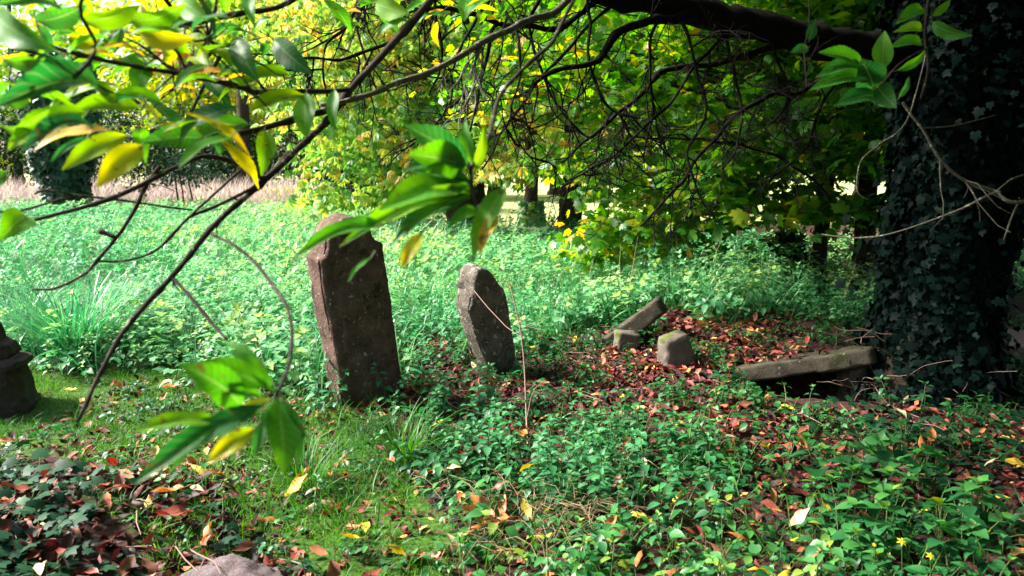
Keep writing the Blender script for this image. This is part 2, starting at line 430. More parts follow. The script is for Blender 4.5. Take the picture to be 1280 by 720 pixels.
sk.sun_elevation = math.asin(SUN.z); sk.sun_rotation = math.atan2(SUN.x, SUN.y); sk.dust_density = 3; sk.air_density = 1.0
bg = nt.nodes.new('ShaderNodeBackground'); bg.inputs[1].default_value = .095
wo = nt.nodes.new('ShaderNodeOutputWorld'); nt.links.new(sk.outputs[0], bg.inputs[0]); nt.links.new(bg.outputs[0], wo.inputs[0])
S.view_settings.view_transform = 'Standard'; S.view_settings.look = 'None'
S.view_settings.exposure = 2.05; S.view_settings.gamma = 1
S.render.engine = 'CYCLES'
c = S.cycles
c.max_bounces = 7; c.diffuse_bounces = 5; c.glossy_bounces = 1; c.transmission_bounces = 5; c.transparent_max_bounces = 4
c.use_denoising = True; c.sample_clamp_indirect = 4; c.caustics_reflective = False; c.caustics_refractive = False
c.use_adaptive_sampling = True; c.adaptive_threshold = .02

# ------------------------------------------------------------------ zones of the ground (pixel outlines of ground areas, projected to the world)
Z_GRASS = [(-900, 520), (60, 462), (260, 466), (370, 474), (450, 512), (420, 545), (560, 600), (600, 760), (560, 1500), (200, 1500), (190, 720), (120, 620), (60, 560), (-900, 620)]
Z_LITTER = [(505, 420), (600, 432), (700, 425), (760, 405), (990, 398), (1010, 440), (1120, 478), (1290, 462), (2200, 450), (2200, 640), (1180, 650), (1020, 560), (880, 530), (700, 540), (560, 520), (470, 495)]
Z_LITTER2 = [(80, 590), (200, 570), (300, 600), (330, 660), (420, 760), (400, 1500), (-900, 1500), (-900, 640)]
Z_HERB = [(380, 500), (470, 492), (560, 520), (700, 545), (880, 535), (1020, 565), (1180, 650), (2200, 640), (2200, 1600), (540, 1600), (600, 760), (560, 600), (420, 548)]
Z_IVY = [(-900, 580), (-25, 575), (12, 610), (30, 690), (40, 760), (40, 1500), (-900, 1500)]
Z_FIELD = [(-2200, 440), (60, 468), (300, 478), (400, 505), (500, 480), (520, 425), (640, 440), (760, 400), (1000, 395), (1110, 415), (1110, 360), (1400, 370), (2400, 372), (2400, 300), (1050, 332), (900, 326), (760, 318), (640, 306), (560, 302), (470, 280), (400, 264), (-2200, 255)]

def pxy(x, y):
    return proj(x, y, T(x, y))
def jit(px, py, x, y):
    k = 26
    return px + (wnoise(x, y, 2.3, 1) - .5) * 3 * k, py + (wnoise(x, y, 2.9, 4) - .5) * 1.6 * k
def zone(x, y, poly, soft=True):
    px, py = pxy(x, y)
    if soft: px, py = jit(px, py, x, y)
    return inpoly(px, py, poly)

# ground: one sheet, fine near the camera, reaching the horizon
def axis_pts(lo, hi, near_lo, near_hi, step, grow):
    a = list(np.arange(near_lo, near_hi, step)); s = step
    while a[-1] < hi: s *= grow; a.append(a[-1] + s)
    s = step
    while a[0] > lo: s *= grow; a.insert(0, a[0] - s)
    return np.array(a)
gx = axis_pts(-500, 500, -4.5, 5.5, .06, 1.18); gy = axis_pts(-400, 600, 1.6, 11, .06, 1.15)
X, Y = np.meshgrid(gx, gy); X = X.ravel(); Y = Y.ravel()
near = np.exp(-(np.maximum(0, np.hypot(X, Y - 6) - 7) / 6) ** 2)
Zg = T(X, Y) + near * .012 * (wnoise(X, Y, 9, 2) + wnoise(X, Y, 17, 5) - 1)
nx, ny = len(gx), len(gy)
idx = np.arange(nx * ny).reshape(ny, nx)
quads = np.stack((idx[:-1, :-1], idx[:-1, 1:], idx[1:, 1:], idx[1:, :-1]), -1).reshape(-1, 4)
me = bpy.data.meshes.new('ground')
me.vertices.add(nx * ny); me.vertices.foreach_set('co', np.stack((X, Y, Zg), 1).astype(np.float32).ravel())
me.loops.add(quads.size); me.loops.foreach_set('vertex_index', quads.astype(np.int32).ravel())
me.polygons.add(len(quads)); me.polygons.foreach_set('loop_start', (np.arange(len(quads)) * 4).astype(np.int32)); me.polygons.foreach_set('loop_total', np.full(len(quads), 4, np.int32))
me.polygons.foreach_set('use_smooth', np.ones(len(quads), bool))
wg = zone(X, Y, Z_GRASS).astype(float) + .8 * zone(X, Y, Z_FIELD).astype(float)
dist = np.hypot(X, Y)
wl = np.clip((Y - 20.5 - .35 * X * (X > 0) + 1.2 * (wnoise(X, Y, .35, 3) - .5)) / 1.2, 0, 1)
wl = np.where(X > 4, np.clip((Y - 25 + 1.6 * (wnoise(X, Y, .35, 3) - .5)) / 1.5, 0, 1), wl)
wb = np.clip(((Y > 15.5) & (X > -2.5) & (wl < .5)).astype(float), 0, 1)
for nm, arr in (('moss', np.clip(wg, 0, 1)), ('lawn', wl), ('bare', wb)):
    a = me.attributes.new(nm, 'FLOAT', 'POINT'); a.data.foreach_set('value', arr.astype(np.float32))
me.update(calc_edges=True)
m, nt, nd, lk = new_mat('ground')
tc = nd.new('ShaderNodeTexCoord')
def nz(sc, det=6):
    n = nd.new('ShaderNodeTexNoise'); n.inputs['Scale'].default_value = sc; n.inputs['Detail'].default_value = det; n.inputs['Roughness'].default_value = .65
    lk.new(tc.outputs['Object'], n.inputs['Vector']); return n.outputs['Fac']
def att(nm):
    a = nd.new('ShaderNodeAttribute'); a.attribute_name = nm; return a.outputs['Fac']
def mixc(f, a, b):
    x = nd.new('ShaderNodeMix'); x.data_type = 'RGBA'; lk.new(f, x.inputs['Factor']); lk.new(a, x.inputs['A']); lk.new(b, x.inputs['B']); return x.outputs['Result']
fine = nz(38, 8); mid = nz(4)
r1 = ramp(nd, [(.25, (.010, .007, .007)), (.5, (.045, .022, .020)), (.62, (.085, .036, .026)), (.8, (.16, .08, .05))]); lk.new(fine, r1.inputs['Fac'])
r2 = ramp(nd, [(.25, (.010, .030, .006)), (.5, (.035, .085, .012)), (.75, (.09, .15, .02))]); lk.new(fine, r2.inputs['Fac'])
r3 = ramp(nd, [(.2, (.22, .27, .09)), (.5, (.32, .35, .14)), (.8, (.42, .42, .21))]); lk.new(nz(.6), r3.inputs['Fac'])
r4 = ramp(nd, [(.3, (.10, .045, .03)), (.6, (.20, .10, .07))]); lk.new(nz(3), r4.inputs['Fac'])
mk = math_n(nd, lk, 'MULTIPLY', att('moss'), math_n(nd, lk, 'GREATER_THAN', mid, .40))
col = mixc(mk, r1.outputs[0], r2.outputs[0]); col = mixc(att('bare'), col, r4.outputs[0]); col = mixc(att('lawn'), col, r3.outputs[0])
bs = nd.new('ShaderNodeBsdfPrincipled'); lk.new(col, bs.inputs['Base Color']); bs.inputs['Roughness'].default_value = .95; bs.inputs['Specular IOR Level'].default_value = .1
bp = nd.new('ShaderNodeBump'); bp.inputs['Strength'].default_value = .8; bp.inputs['Distance'].default_value = .02; lk.new(fine, bp.inputs['Height']); lk.new(bp.outputs[0], bs.inputs['Normal'])
ou = nd.new('ShaderNodeOutputMaterial'); lk.new(bs.outputs[0], ou.inputs[0])
M['ground'] = m
tag(obj('ground', me, m), kind='structure')

# ------------------------------------------------------------------ scatter helpers
STONES = []   # (x, y, r): keep plants out of the stones
def pts(x0, x1, y0, y1, per_m2, zones=None, lim=None, pad=120):
    n = int((x1 - x0) * (y1 - y0) * per_m2)
    x = rng.uniform(x0, x1, n); y = rng.uniform(y0, y1, n)
    px, py = pxy(x, y)
    k = (px > -pad - 120) & (px < 1400 + pad) & (py < 900)
    if zones is not None:
        jx, jy = jit(px, py, x, y)
        z = np.zeros(n, bool)
        for q in zones: z |= inpoly(jx, jy, q)
        k &= z
    for sx, sy, sr in STONES: k &= np.hypot(x - sx, y - sy) > sr
    if lim is not None: k &= lim(x, y, px, py)
    return x[k], y[k]
def upright(N, lean=.15, yaw=None):
    up = norm(np.stack((rng.normal(0, lean, N), rng.normal(0, lean, N), np.ones(N)), 1))
    a = rng.uniform(0, 2 * np.pi, N) if yaw is None else yaw
    d = np.stack((np.cos(a), np.sin(a), np.zeros(N)), 1)
    return frames(d - up * np.sum(d * up, 1, keepdims=True), up)
def scatter(mb, tms, x, y, smin, smax, lean=.15, dz=0.0, tint=None, patch=.25, ps=.9, slot=None):
    N = len(x)
    if N == 0: return
    pick = rng.integers(0, len(tms), N)
    sc = rng.uniform(smin, smax, N)
    ti = (wnoise(x, y, ps, 2) - .5) * patch + rng.normal(0, .05, N)
    if tint is not None: ti = ti + tint
    z = T(x, y) + dz
    Mx = upright(N, lean) * sc[:, None, None]
    O = np.stack((x, y, z), 1)
    for i, t in enumerate(tms):
        q = pick == i
        mb.add(t, Mx[q], O[q], ti[q], slot)
# ------------------------------------------------------------------ stones
def loft(secs, off, amp=.012, freq=6.0, ring=56, expo=6.0, seed=0, sub=1, chips=.0):
    """secs: (centre(3), u(3), v(3), half-u, half-v): superellipse rings along a line; weathered by noise"""
    secs = list(secs); V = []; Fc = []; n = len(secs)
    for cen, u, v, a, b in secs:
        for k in range(ring):
            t = 2 * math.pi * (k + .5) / ring
            cx, sx = math.cos(t), math.sin(t)
            x = math.copysign(abs(cx) ** (2 / expo), cx) * a; y = math.copysign(abs(sx) ** (2 / expo), sx) * b
            V.append(np.asarray(cen) + np.asarray(u) * x + np.asarray(v) * y)
    V.append(np.asarray(secs[0][0])); V.append(np.asarray(secs[-1][0]))
    for i in range(n - 1):
        for k in range(ring):
            Fc.append((i * ring + k, i * ring + (k + 1) % ring, (i + 1) * ring + (k + 1) % ring, (i + 1) * ring + k))
    for k in range(ring):
        Fc.append((n * ring, (k + 1) % ring, k)); Fc.append((n * ring + 1, (n - 1) * ring + k, (n - 1) * ring + (k + 1) % ring))
    out = []
    for p in V:
        q = Vector(p)
        s = Vector((seed * 3.7, seed * 1.9, seed * 5.1))
        d = noise.noise_vector(q * freq + s) * amp + noise.noise_vector(q * freq * 3.1 + s) * amp * .45 + noise.noise_vector(q * freq * 9 + s) * amp * .18
        if chips: 
            c_ = noise.noise(q * 4.2 + s)
            if c_ > .25: d += noise.noise_vector(q * 13 + s) * chips * (c_ - .25) * 3
        out.append(np.array(q + d))
    b = MB(); b.raw(out, Fc)
    return b

def headstone(name, base, w, t, h, yaw, lean_side, lean_back, mat, label, prof, seed, cat='gravestone'):
    """prof: (height fraction, half-width fraction) from the ground to the crown"""
    rot = Matrix.Rotation(yaw, 3, 'Z') @ Matrix.Rotation(lean_side, 3, 'Y') @ Matrix.Rotation(lean_back, 3, 'X')
    u, v, k = [np.array(rot.col[i]) for i in range(3)]
    base = np.array(base, float)
    secs = []
    hs = [p[0] for p in prof]; ws = [p[1] for p in prof]
    for z in sorted(set(list(np.linspace(-.22, .78, 46)) + list(np.linspace(.78, 1.0, 40)))):
        wf = float(np.interp(z, hs, ws))
        inset = 1 - .25 * max(0, (z - .965) / .035) ** 2
        secs.append((base + k * z * h, u, v, max(.01, w / 2 * wf), t / 2 * inset * (.82 + .18 * min(1, z / .6) if prof is POINTED else 1)))
    b = loft(secs, base, .009, 5.5, 132, 9, seed, chips=.03)
    # a flake has come off along the left edge of the face, ending in a ragged crack
    Vv = b.V[0]; q_ = Vv - base; uu = q_ @ u / (w / 2); hh_ = q_ @ k; vv_ = q_ @ v
    edge_ = -.52 + .16 * np.sin(hh_ * 6 + seed) + .07 * np.sin(hh_ * 19 + 2 * seed)
    dp_ = np.clip((edge_ - uu) / .05, 0, 1) * (vv_ < -t * .3) * .016
    Vv += v * dp_[:, None]
    o = obj(name, b, mat, off=base)
    tag(o, label, cat)
    return o
SHOULDER = [(-.3, .98), (0, .98), (.50, 1.0), (.815, 1.0), (.83, .97), (.845, .80), (.875, .70), (.91, .655), (.94, .58), (.965, .47), (.985, .33), (1, .08)]
POINTED = [(-.3, .72), (0, .78), (.66, 1.0), (.745, .99), (.765, .82), (.80, .74), (.86, .62), (.92, .48), (.97, .33), (1, .12)]
b1 = G(460, 497); STONES.append((b1[0], b1[1], .22))
hs1 = headstone('headstone', b1, .485, .24, 1.35, R(42), R(-11.5), R(6), M['stone'], 'tall reddish brown gravestone with shouldered round top, leaning left among nettles', SHOULDER, 1)
b2 = G(624, 463); STONES.append((b2[0], b2[1], .24))
hs2 = headstone('headstone', b2, .36, .21, .97, R(41), R(-23), R(8), M['stone2'], 'smaller grey gravestone with pointed top and pale left edge, leaning left', POINTED, 5)

# white streak of bird lime on the tall stone
# cross-like blackened stone at the left edge
bx = G(-27, 511); STONES.append((bx[0], bx[1], .27))
rt = Matrix.Rotation(R(18), 3, 'Z'); U3, V3, K3 = [np.array(rt.col[i]) for i in range(3)]
def cross_part(prof, seed, t):
    se = []
    zs = np.linspace(prof[0][0], prof[-1][0], 60)
    for z in zs:
        se.append((bx + K3 * z, U3, V3, float(np.interp(z, [p[0] for p in prof], [p[1] for p in prof])), t * (1 - .12 * max(0, (z - prof[-1][0] + .03) / .03))))
    return loft(se, bx, .022, 6, 72, 6, seed, chips=.07)
rt_cross = empty('grave_cross', bx)
tag(rt_cross, 'blackened broken stone cross base with stepped ledges beside the grass tussock', 'grave cross')
obj('plinth', cross_part([(-.15, .37), (0, .345), (.02, .34), (.04, .325), (.15, .30), (.27, .268), (.285, .262)], 11, .26), M['cross'], rt_cross, bx)
obj('ledge', cross_part([(.275, .285), (.30, .315), (.335, .315), (.36, .28)], 13, .24), M['cross'], rt_cross, bx)
obj('shaft', cross_part([(.35, .245), (.39, .255), (.44, .24), (.46, .175), (.52, .165), (.60, .15), (.62, .10)], 12, .16), M['cross'], rt_cross, bx)

STONES.append((2.14, 5.60, .50))
# raised ledger slab of the broken tomb: from the ground at its left up over the hollow
def slab(name, A, B, depth, thick, mat, label, cat, seed, tilt=0.0, n=60, amp=.012, parent=None, expo=9, chips=.03, taper=1.0):
    A = np.array(A, float); B = np.array(B, float)
    L = B - A; ax = norm(L)
    v = norm(np.cross(ax, (0, 0, 1))); v = -v if v[1] < 0 else v            # away from the camera
    up = norm(np.cross(ax, v)); up = -up if up[2] < 0 else up
    v2 = v * math.cos(tilt) + up * math.sin(tilt); up2 = up * math.cos(tilt) - v * math.sin(tilt)
    se = []
    for i in range(n + 1):
        q = i / n; f = 1 + (taper - 1) * q
        e = 1 - .18 * max(0, (abs(q - .5) - .475) / .025)
        se.append((A + L * q + v2 * depth * f / 2 - up2 * thick / 2, v2, up2, depth * f / 2 * e, thick / 2 * e))
    b = loft(se, A, amp, 5, 56, expo, seed, chips=chips)
    o = obj(name, b, mat, parent, A)
    if parent is None: tag(o, label, cat)
    return o
SA = P(866, 468, 6.2); SB = P(1094, 434, 5.72)
slab('tomb_slab', SA, SB, .62, .13, M['slab'], 'long mossy stone slab lying tilted over a dark hollow beside the ivy trunk', 'stone slab', 21, tilt=R(-9))
sp_ = P(1082, 461, 5.82); g_ = float(T(sp_[0], sp_[1]))
se = [(np.array((sp_[0], sp_[1] + .16, z)), np.array((1, .2, 0)) / 1.02, np.array((-.2, 1, 0)) / 1.02, .085 + .02 * math.sin(z * 23), .13) for z in np.linspace(g_ - .2, sp_[2] + .005, 26)]
tag(obj('support_stone', loft(se, sp_, .014, 7, 40, 5, 31, chips=.03), M['slab'], off=(sp_[0], sp_[1] + .16, g_)), 'rough dark stone block propping up the right end of the mossy slab', 'stone block')
# broken pieces behind the small gravestone
FA = P(742, 432, 7.0); FB = P(820, 374, 6.85)
slab('broken_slab', FA, FB, .45, .15, M['slab'], 'broken stone slab propped up at a slant behind two small blocks', 'stone slab', 41, tilt=R(-6), n=30)
def block(name, px, py, d, w, h, t, yaw, roll, mat, label, seed, taper=.85):
    c0 = P(px, py, d); z0 = float(T(c0[0], c0[1]))
    rot = Matrix.Rotation(yaw, 3, 'Z') @ Matrix.Rotation(roll, 3, 'Y')
    u, v, k = [np.array(rot.col[i]) for i in range(3)]
    b0 = np.array((c0[0], c0[1], z0))
    se = [(b0 + k * z, u, v, w / 2 * (1 + (taper - 1) * max(0, z / h)), t / 2 * (1 - .12 * max(0, (z / h - .93) / .07))) for z in np.linspace(-.12, h, 30)]
    tag(obj(name, loft(se, b0, .022, 6, 56, 6, seed, chips=.05), mat, off=b0), label, 'stone block'); STONES.append((b0[0], b0[1], w * .55))
block('stone_block', 781, 452, 6.75, .20, .165, .16, R(8), R(5), M['block'], 'small upright stone block under the slanting broken slab', 51, .97)
block('stone_block', 845, 470, 6.25, .26, .22, .17, R(20), R(-11), M['block'], 'pale stone block with moss on its broken top, beside fallen leaves', 52, .72)
# flat stone at the far right, behind the ivy trunk
FR = P(1225, 452, 6.9)
slab('flat_stone', (FR[0], FR[1], .13), (FR[0] + 1.3, FR[1] - .1, .12), .75, .16, M['rock'], 'flat purplish stone slab lying right of the ivy covered trunk', 'stone slab', 61)

def rock(name, cen, size, mat, label, seed):
    import bmesh
    bm = bmesh.new(); bmesh.ops.create_icosphere(bm, subdivisions=5, radius=1)
    V = []
    for v in bm.verts:
        p = v.co.copy(); s = Vector((seed, seed * 2, seed * .7))
        r = 1 + .28 * noise.noise(p * 1.3 + s) + .13 * noise.noise(p * 3.1 + s) + .07 * noise.noise(p * 7 + s) + .035 * noise.noise(p * 16 + s)
        q = p * r; q.z = math.copysign(abs(q.z) ** .8, q.z)
        V.append(np.array((q.x * size[0], q.y * size[1], q.z * size[2])) + cen)
    Fc = [tuple(v.index for v in f.verts) for f in bm.faces]; bm.free()
    b = MB(); b.raw(V, Fc)
    return tag(obj(name, b, mat, off=cen), label, 'rock')
rc = G(285, 735); rock('rock', rc + np.array((0, 0, -.06)), (.26, .22, .13), M['rock'], 'rough purplish rock half buried at the lower left edge of the grass', 3)
STONES.append((rc[0], rc[1], .2))

# ------------------------------------------------------------------ ivy-clad tree: trunk, ivy, limb, overhanging branches and leaves
iv0 = G(1165, 497); iv0 = np.array((iv0[0] + .05, iv0[1] + .25, float(T(iv0[0], iv0[1] + .25))))
STONES.append((iv0[0], iv0[1], .55))
ivy_tree = empty('ivy_clad_tree', iv0)
tag(ivy_tree, 'broad ivy covered tree at right with bare limb and leafy branches hanging into view', 'tree')
H = 7.5
def trunk_c(z): return np.array((iv0[0] + .10 * z ** .9 * .9 + .05 * math.sin(z * 1.3), iv0[1] + .05 * z, z))
zz = np.linspace(iv0[2] - .3, H, 44)
tb = MB(); tb.tube([trunk_c(max(z, 0)) * (1, 1, 0) + np.array((0, 0, z)) for z in zz], [(.34 + .16 * math.exp(-max(z, 0) / .22)) * (1 - .035 * z) for z in zz], 26, rough=.07)
obj('trunk', tb, M['bark'], ivy_tree, iv0)
# ivy on the trunk
N = 19000
z = np.concatenate((rng.uniform(.0, 3.2, int(N * .75)), rng.uniform(3.2, H - .5, N - int(N * .75))))
a = rng.uniform(0, 2 * np.pi, N)
spr = rng.random(N) < .12
cz = np.array([trunk_c(q) for q in z])
bul = .06 + .26 * np.clip((wnoise(z * 1.1 + np.cos(a) * 1.6, np.sin(a) * 1.6 + z * .4, 1.6, 3) - .3), 0, 1) + .12 * np.clip((z - .8) / 1.6, 0, 1)
rr = .33 * (1 - .03 * z) + .15 * np.exp(-z / .22) + bul * .9 * rng.beta(3.5, 1.2, N) + spr * rng.exponential(.09, N)
outd = np.stack((np.cos(a), np.sin(a), np.zeros(N)), 1)
Ov = cz + outd * rr[:, None]
nrm = norm(outd + rndn(N, .5) + np.array((0, 0, .35)))
dd = np.stack((rng.normal(0, .5, N), rng.normal(0, .5, N), -np.ones(N) * .9), 1)
dd = dd - nrm * np.sum(dd * nrm, 1, keepdims=True)
ib = MB(); ib.add(IVYL, frames(dd, nrm) * rng.uniform(.04, .085, N)[:, None, None], Ov, rng.normal(-.1, .18, N))
# climbing stems
for k in range(26):
    a0 = random.uniform(0, 6.28); P_ = []
    for i in range(16):
        q = .02 + i * .22; a0 += random.uniform(-.18, .18)
        c_ = trunk_c(q); P_.append(c_ + np.array((math.cos(a0), math.sin(a0), 0)) * (.36 + .12 * math.exp(-q / .25)))
    ib.tube(P_, np.linspace(.012, .004, 16), 5, 1)
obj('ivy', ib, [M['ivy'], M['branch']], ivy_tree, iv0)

def smooth_path(P_, n):
    P_ = np.asarray(P_, float); k = len(P_)
    if k < 3:
        return np.array([P_[0] + (P_[-1] - P_[0]) * t for t in np.linspace(0, 1, n)])
    t = np.linspace(0, k - 1, n); out = []
    for q in t:
        i = min(int(q), k - 2); f = q - i
        p0, p1, p2, p3 = P_[max(i - 1, 0)], P_[i], P_[i + 1], P_[min(i + 2, k - 1)]
        out.append(.5 * (2 * p1 + (p2 - p0) * f + (2 * p0 - 5 * p1 + 4 * p2 - p3) * f * f + (3 * p1 - p0 - 3 * p2 + p3) * f ** 3))
    return np.array(out)
def wob(P_, amp, fq, seed):
    return np.array([p + np.array(noise.noise_vector(Vector(p) * fq + Vector((seed, 0, seed)))) * amp for p in P_])

def branch(mb, ctrl, r0, r1, sides=7, knots=.25, wobble=.012, slot=0, dens=26):
    L = sum(np.linalg.norm(np.subtract(ctrl[i + 1], ctrl[i])) for i in range(len(ctrl) - 1))
    n = max(6, int(L * dens)); q = smooth_path(ctrl, n); q = wob(q, wobble, 5, len(mb.V)); 
    rad = np.linspace(r0, r1, n)
    for i in range(2, n - 1):
        if random.random() < .3: rad[i] *= 1 + random.uniform(0, 1.6) * knots
    mb.tube(q, rad, sides, slot, True, .12)
    return q, rad

def twiglets(mb, q, n, L, r, droop=.5, spread=1.0, depth=1, slot=0, t0=.1):
    """zigzag side twigs off a path"""
    ends = []
    for k in range(n):
        i = int((t0 + (1 - t0) * random.random()) * (len(q) - 2)) ; tg = norm(q[i + 1] - q[i])
        d = norm(tg * .7 + rndn(1, .6 * spread)[0] + np.array((0, 0, -droop)))
        l = L * random.uniform(.45, 1.25); st = max(4, int(l / .055)); p = q[i].copy(); W_ = [p.copy()]
        for s in range(st):
            d = norm(d + rndn(1, .24)[0] + np.array((0, 0, -.02 - .05 * droop)) * 1.0)
            p = p + d * l / st; W_.append(p.copy())
        W_ = np.array(W_)
        rad = np.linspace(r, r * .4, len(W_)); rad[1::3] *= 1.25
        mb.tube(W_, rad, 5 if r > .004 else 4, slot, False)
        ends.append((W_[-1], d))
        if depth > 0: ends += twiglets(mb, W_, random.randint(2, 5), l * .55, r * .62, droop * .8, spread, depth - 1, slot, .15)
    return ends

# the thick limb leaving the trunk to the left and rising
limb_ctrl = [trunk_c(3.1), P(1140, 62, 5.6), P(1060, 58, 5.3), P(960, 36, 5.0), P(860, 12, 4.8), P(740, -16, 4.5), P(600, -90, 4.2), P(430, -190, 4.0)]
lb = MB(); lq, _ = branch(lb, limb_ctrl, .135, .045, 14, .1, .02, 0, 14)
limb = obj('limb', lb, M['limb'], ivy_tree, iv0)
# second limb, higher and out of view, carrying the near branches
limb2_ctrl = [trunk_c(4.2), (2.2, 4.6, 4.6), (1.2, 3.4, 4.3), (.5, 2.9, 3.6), P(600, -90, 2.9), P(540, -2, 2.75)]
lb2 = MB(); l2q, _ = branch(lb2, limb2_ctrl, .13, .017, 12, .1, .02, 0, 14)
M1p = [P(540, -2, 2.75), P(500, 45, 2.7), P(440, 110, 2.6), P(400, 160, 2.5), P(330, 225, 2.35), P(275, 275, 2.2), P(215, 345, 2.1), P(160, 405, 2.0), P(130, 460, 1.95), P(105, 510, 1.9), P(96, 526, 1.9)]
limb2 = obj('limb', lb2, M['limb'], ivy_tree, iv0)

def bobj(nm, mb, parent, mats): return obj(nm, mb, mats, parent, iv0 if parent is ivy_tree else (0, 0, 0))
def child(nm, mb, mats, parent):
    """a part or sub-part of the tree; every piece keeps the tree's base as its origin"""
    o = obj(nm, mb, mats, parent, iv0)
    return o
def px_branch(pp, r0, r1, mb, **k): return branch(mb, [P(*p) for p in pp], r0, r1, **k)

BR = []
# main near branch with its forks
b = MB(); branch(b, M1p, .013, .0034, 9, .3, .006, 0, 45); q, _ = px_branch([(362, 190, 2.45), (331, 222, 2.35), (313, 210, 2.3), (260, 195, 2.2), (217, 210, 2.15), (159, 239, 2.05), (108, 258, 2.0), (36, 277, 1.95)], .008, .005, b, wobble=.005, dens=45)
px_branch([(200, 208, 2.12), (184, 230, 2.1), (168, 262, 2.1), (144, 297, 2.1), (119, 327, 2.1), (105, 342, 2.1), (69, 360, 2.1), (40, 361, 2.1)], .006, .0032, b, wobble=.005, dens=50)
px_branch([(144, 297, 2.1), (133, 292, 2.1), (124, 289, 2.1)], .006, .006, b, wobble=.002, dens=60)
px_branch([(330, 222, 2.35), (314, 236, 2.3), (267, 259, 2.25), (238, 270, 2.2), (220, 288, 2.15), (195, 313, 2.12), (159, 326, 2.1), (119, 327, 2.1)], .0055, .003, b, wobble=.004, dens=50)
px_branch([(300, 214, 2.3), (281, 231, 2.25), (258, 252, 2.22), (238, 270, 2.2)], .004, .003, b, wobble=.004, dens=50)
px_branch([(45, 243, 2.0), (60, 239, 2.0), (108, 246, 2.05), (166, 253, 2.1), (240, 262, 2.2)], .003, .003, b, wobble=.004, dens=50)
px_branch([(0, 265, 2.0), (30, 263, 2.0), (87, 246, 2.02)], .003, .0024, b, wobble=.004, dens=50)
px_branch([(262, 291, 2.18), (285, 303, 2.0), (310, 320, 1.8), (345, 360, 1.55), (362, 395, 1.4), (363, 440, 1.3), (352, 478, 1.22), (344, 497, 1.2)], .0042, .003, b, wobble=.004, dens=60)
px_branch([(214, 346, 2.1), (235, 370, 2.05), (262, 400, 2.0), (285, 425, 1.95)], .005, .003, b, wobble=.004, dens=60)
for a_, c_ in ((3, 60), (7, 60), (8, 40)): twiglets(b, np.array([P(*p) for p in ((300, 250, 2.28), (275, 275, 2.2), (215, 345, 2.1), (160, 405, 2.0), (130, 460, 1.95))]), 2, .05, .003, .1, 1, 0)
BR.append(child('branch', b, M['branch'], ivy_tree))
# upper left branches that carry the big leaves
b = MB()
px_branch([(430, 128, 2.6), (361, 152, 2.4), (285, 168, 2.2), (215, 163, 2.0), (190, 165, 1.9)], .010, .007, b, wobble=.006, dens=45)
px_branch([(440, 112, 2.6), (325, 115, 2.1), (307, 112, 2.0), (235, 94, 1.9), (173, 85, 1.8), (94, 67, 1.6), (40, 50, 1.4)], .008, .004, b, wobble=.005, dens=45)
px_branch([(420, -60, 2.3), (361, 4, 2.2), (289, 18, 2.1), (224, 34, 2.0)], .009, .006, b, wobble=.006, dens=45)
px_branch([(180, -40, 1.9), (217, 11, 2.0), (260, 50, 2.05), (300, 76, 2.1), (330, 112, 2.12)], .006, .004, b, wobble=.004, dens=45)
px_branch([(280, 62, 2.1), (253, 108, 2.1), (236, 144, 2.1)], .006, .004, b, wobble=.005, dens=45)
px_branch([(172, 128, 1.75), (133, 112, 1.6), (72, 77, 1.4), (20, 60, 1.25)], .0045, .003, b, wobble=.004, dens=50)
px_branch([(120, -40, 1.4), (100, 10, 1.4), (120, 60, 1.45), (88, 100, 1.4)], .004, .003, b, wobble=.004, dens=50)
q = np.array([P(*p) for p in ((430, 128, 2.6), (361, 152, 2.4), (307, 112, 2.1), (235, 94, 1.95), (260, 50, 2.0), (180, 60, 2.0), (120, 70, 1.8))])
twiglets(b, q, 16, .28, .0034, .1, 1.2, 1)
ULB = child('branch', b, M['branch'], ivy_tree)
# pale branch across the centre and the fork beside it
b = MB()
px_branch([(760, -60, 3.6), (700, 10, 3.4), (649, 31, 3.2), (602, 54, 3.0), (559, 78, 2.85), (501, 103, 2.7), (460, 118, 2.6), (400, 129, 2.5)], .016, .007, b, wobble=.012, dens=30)
q = np.array([P(*p) for p in ((602, 54, 3.0), (559, 78, 2.85), (501, 103, 2.7), (440, 122, 2.55))]); twiglets(b, q, 7, .35, .004, .9, 1, 1)
child('branch', b, M['pale'], ivy_tree)
# twig with the leaf cluster in the middle
b = MB()
px_branch([(740, -40, 2.6), (707, 18, 2.4), (689, 54, 2.2), (653, 87, 2.0), (624, 123, 1.85), (613, 166, 1.7), (596, 198, 1.6), (588, 207, 1.57), (588, 231, 1.55), (595, 262, 1.52)], .006, .0035, b, wobble=.004, dens=50)
CEN = child('branch', b, M['branch'], ivy_tree)
# twig and leaves at upper right, with the dead pale twig below it
b = MB()
px_branch([(1170, -60, 2.9), (1160, 0, 2.8), (1156, 45, 2.75), (1160, 86, 2.7), (1150, 124, 2.7)], .006, .004, b, wobble=.005, dens=45)
px_branch([(1158, 60, 2.74), (1128, 78, 2.6), (1100, 108, 2.5)], .0035, .003, b, wobble=.003, dens=60)
px_branch([(1158, 20, 2.78), (1180, 24, 2.8), (1200, 34, 2.8)], .003, .002, b, wobble=.003, dens=60)
px_branch([(1010, -30, 2.9), (1012, 30, 2.8), (1006, 60, 2.75), (1008, 108, 2.7)], .003, .002, b, wobble=.004, dens=45)
URB = child('branch', b, M['branch'], ivy_tree)
b = MB()
px_branch([(1128, 128, 3.0), (1140, 146, 3.0), (1152, 161, 3.0), (1175, 199, 3.0), (1205, 225, 3.0), (1242, 238, 3.0), (1285, 252, 3.0), (1420, 200, 3.4)], .0052, .006, b, wobble=.006, dens=45)
px_branch([(1300, 208, 3.1), (1278, 219, 3.05), (1262, 226, 3.0), (1246, 238, 3.0)], .0035, .003, b, wobble=.005, dens=45)
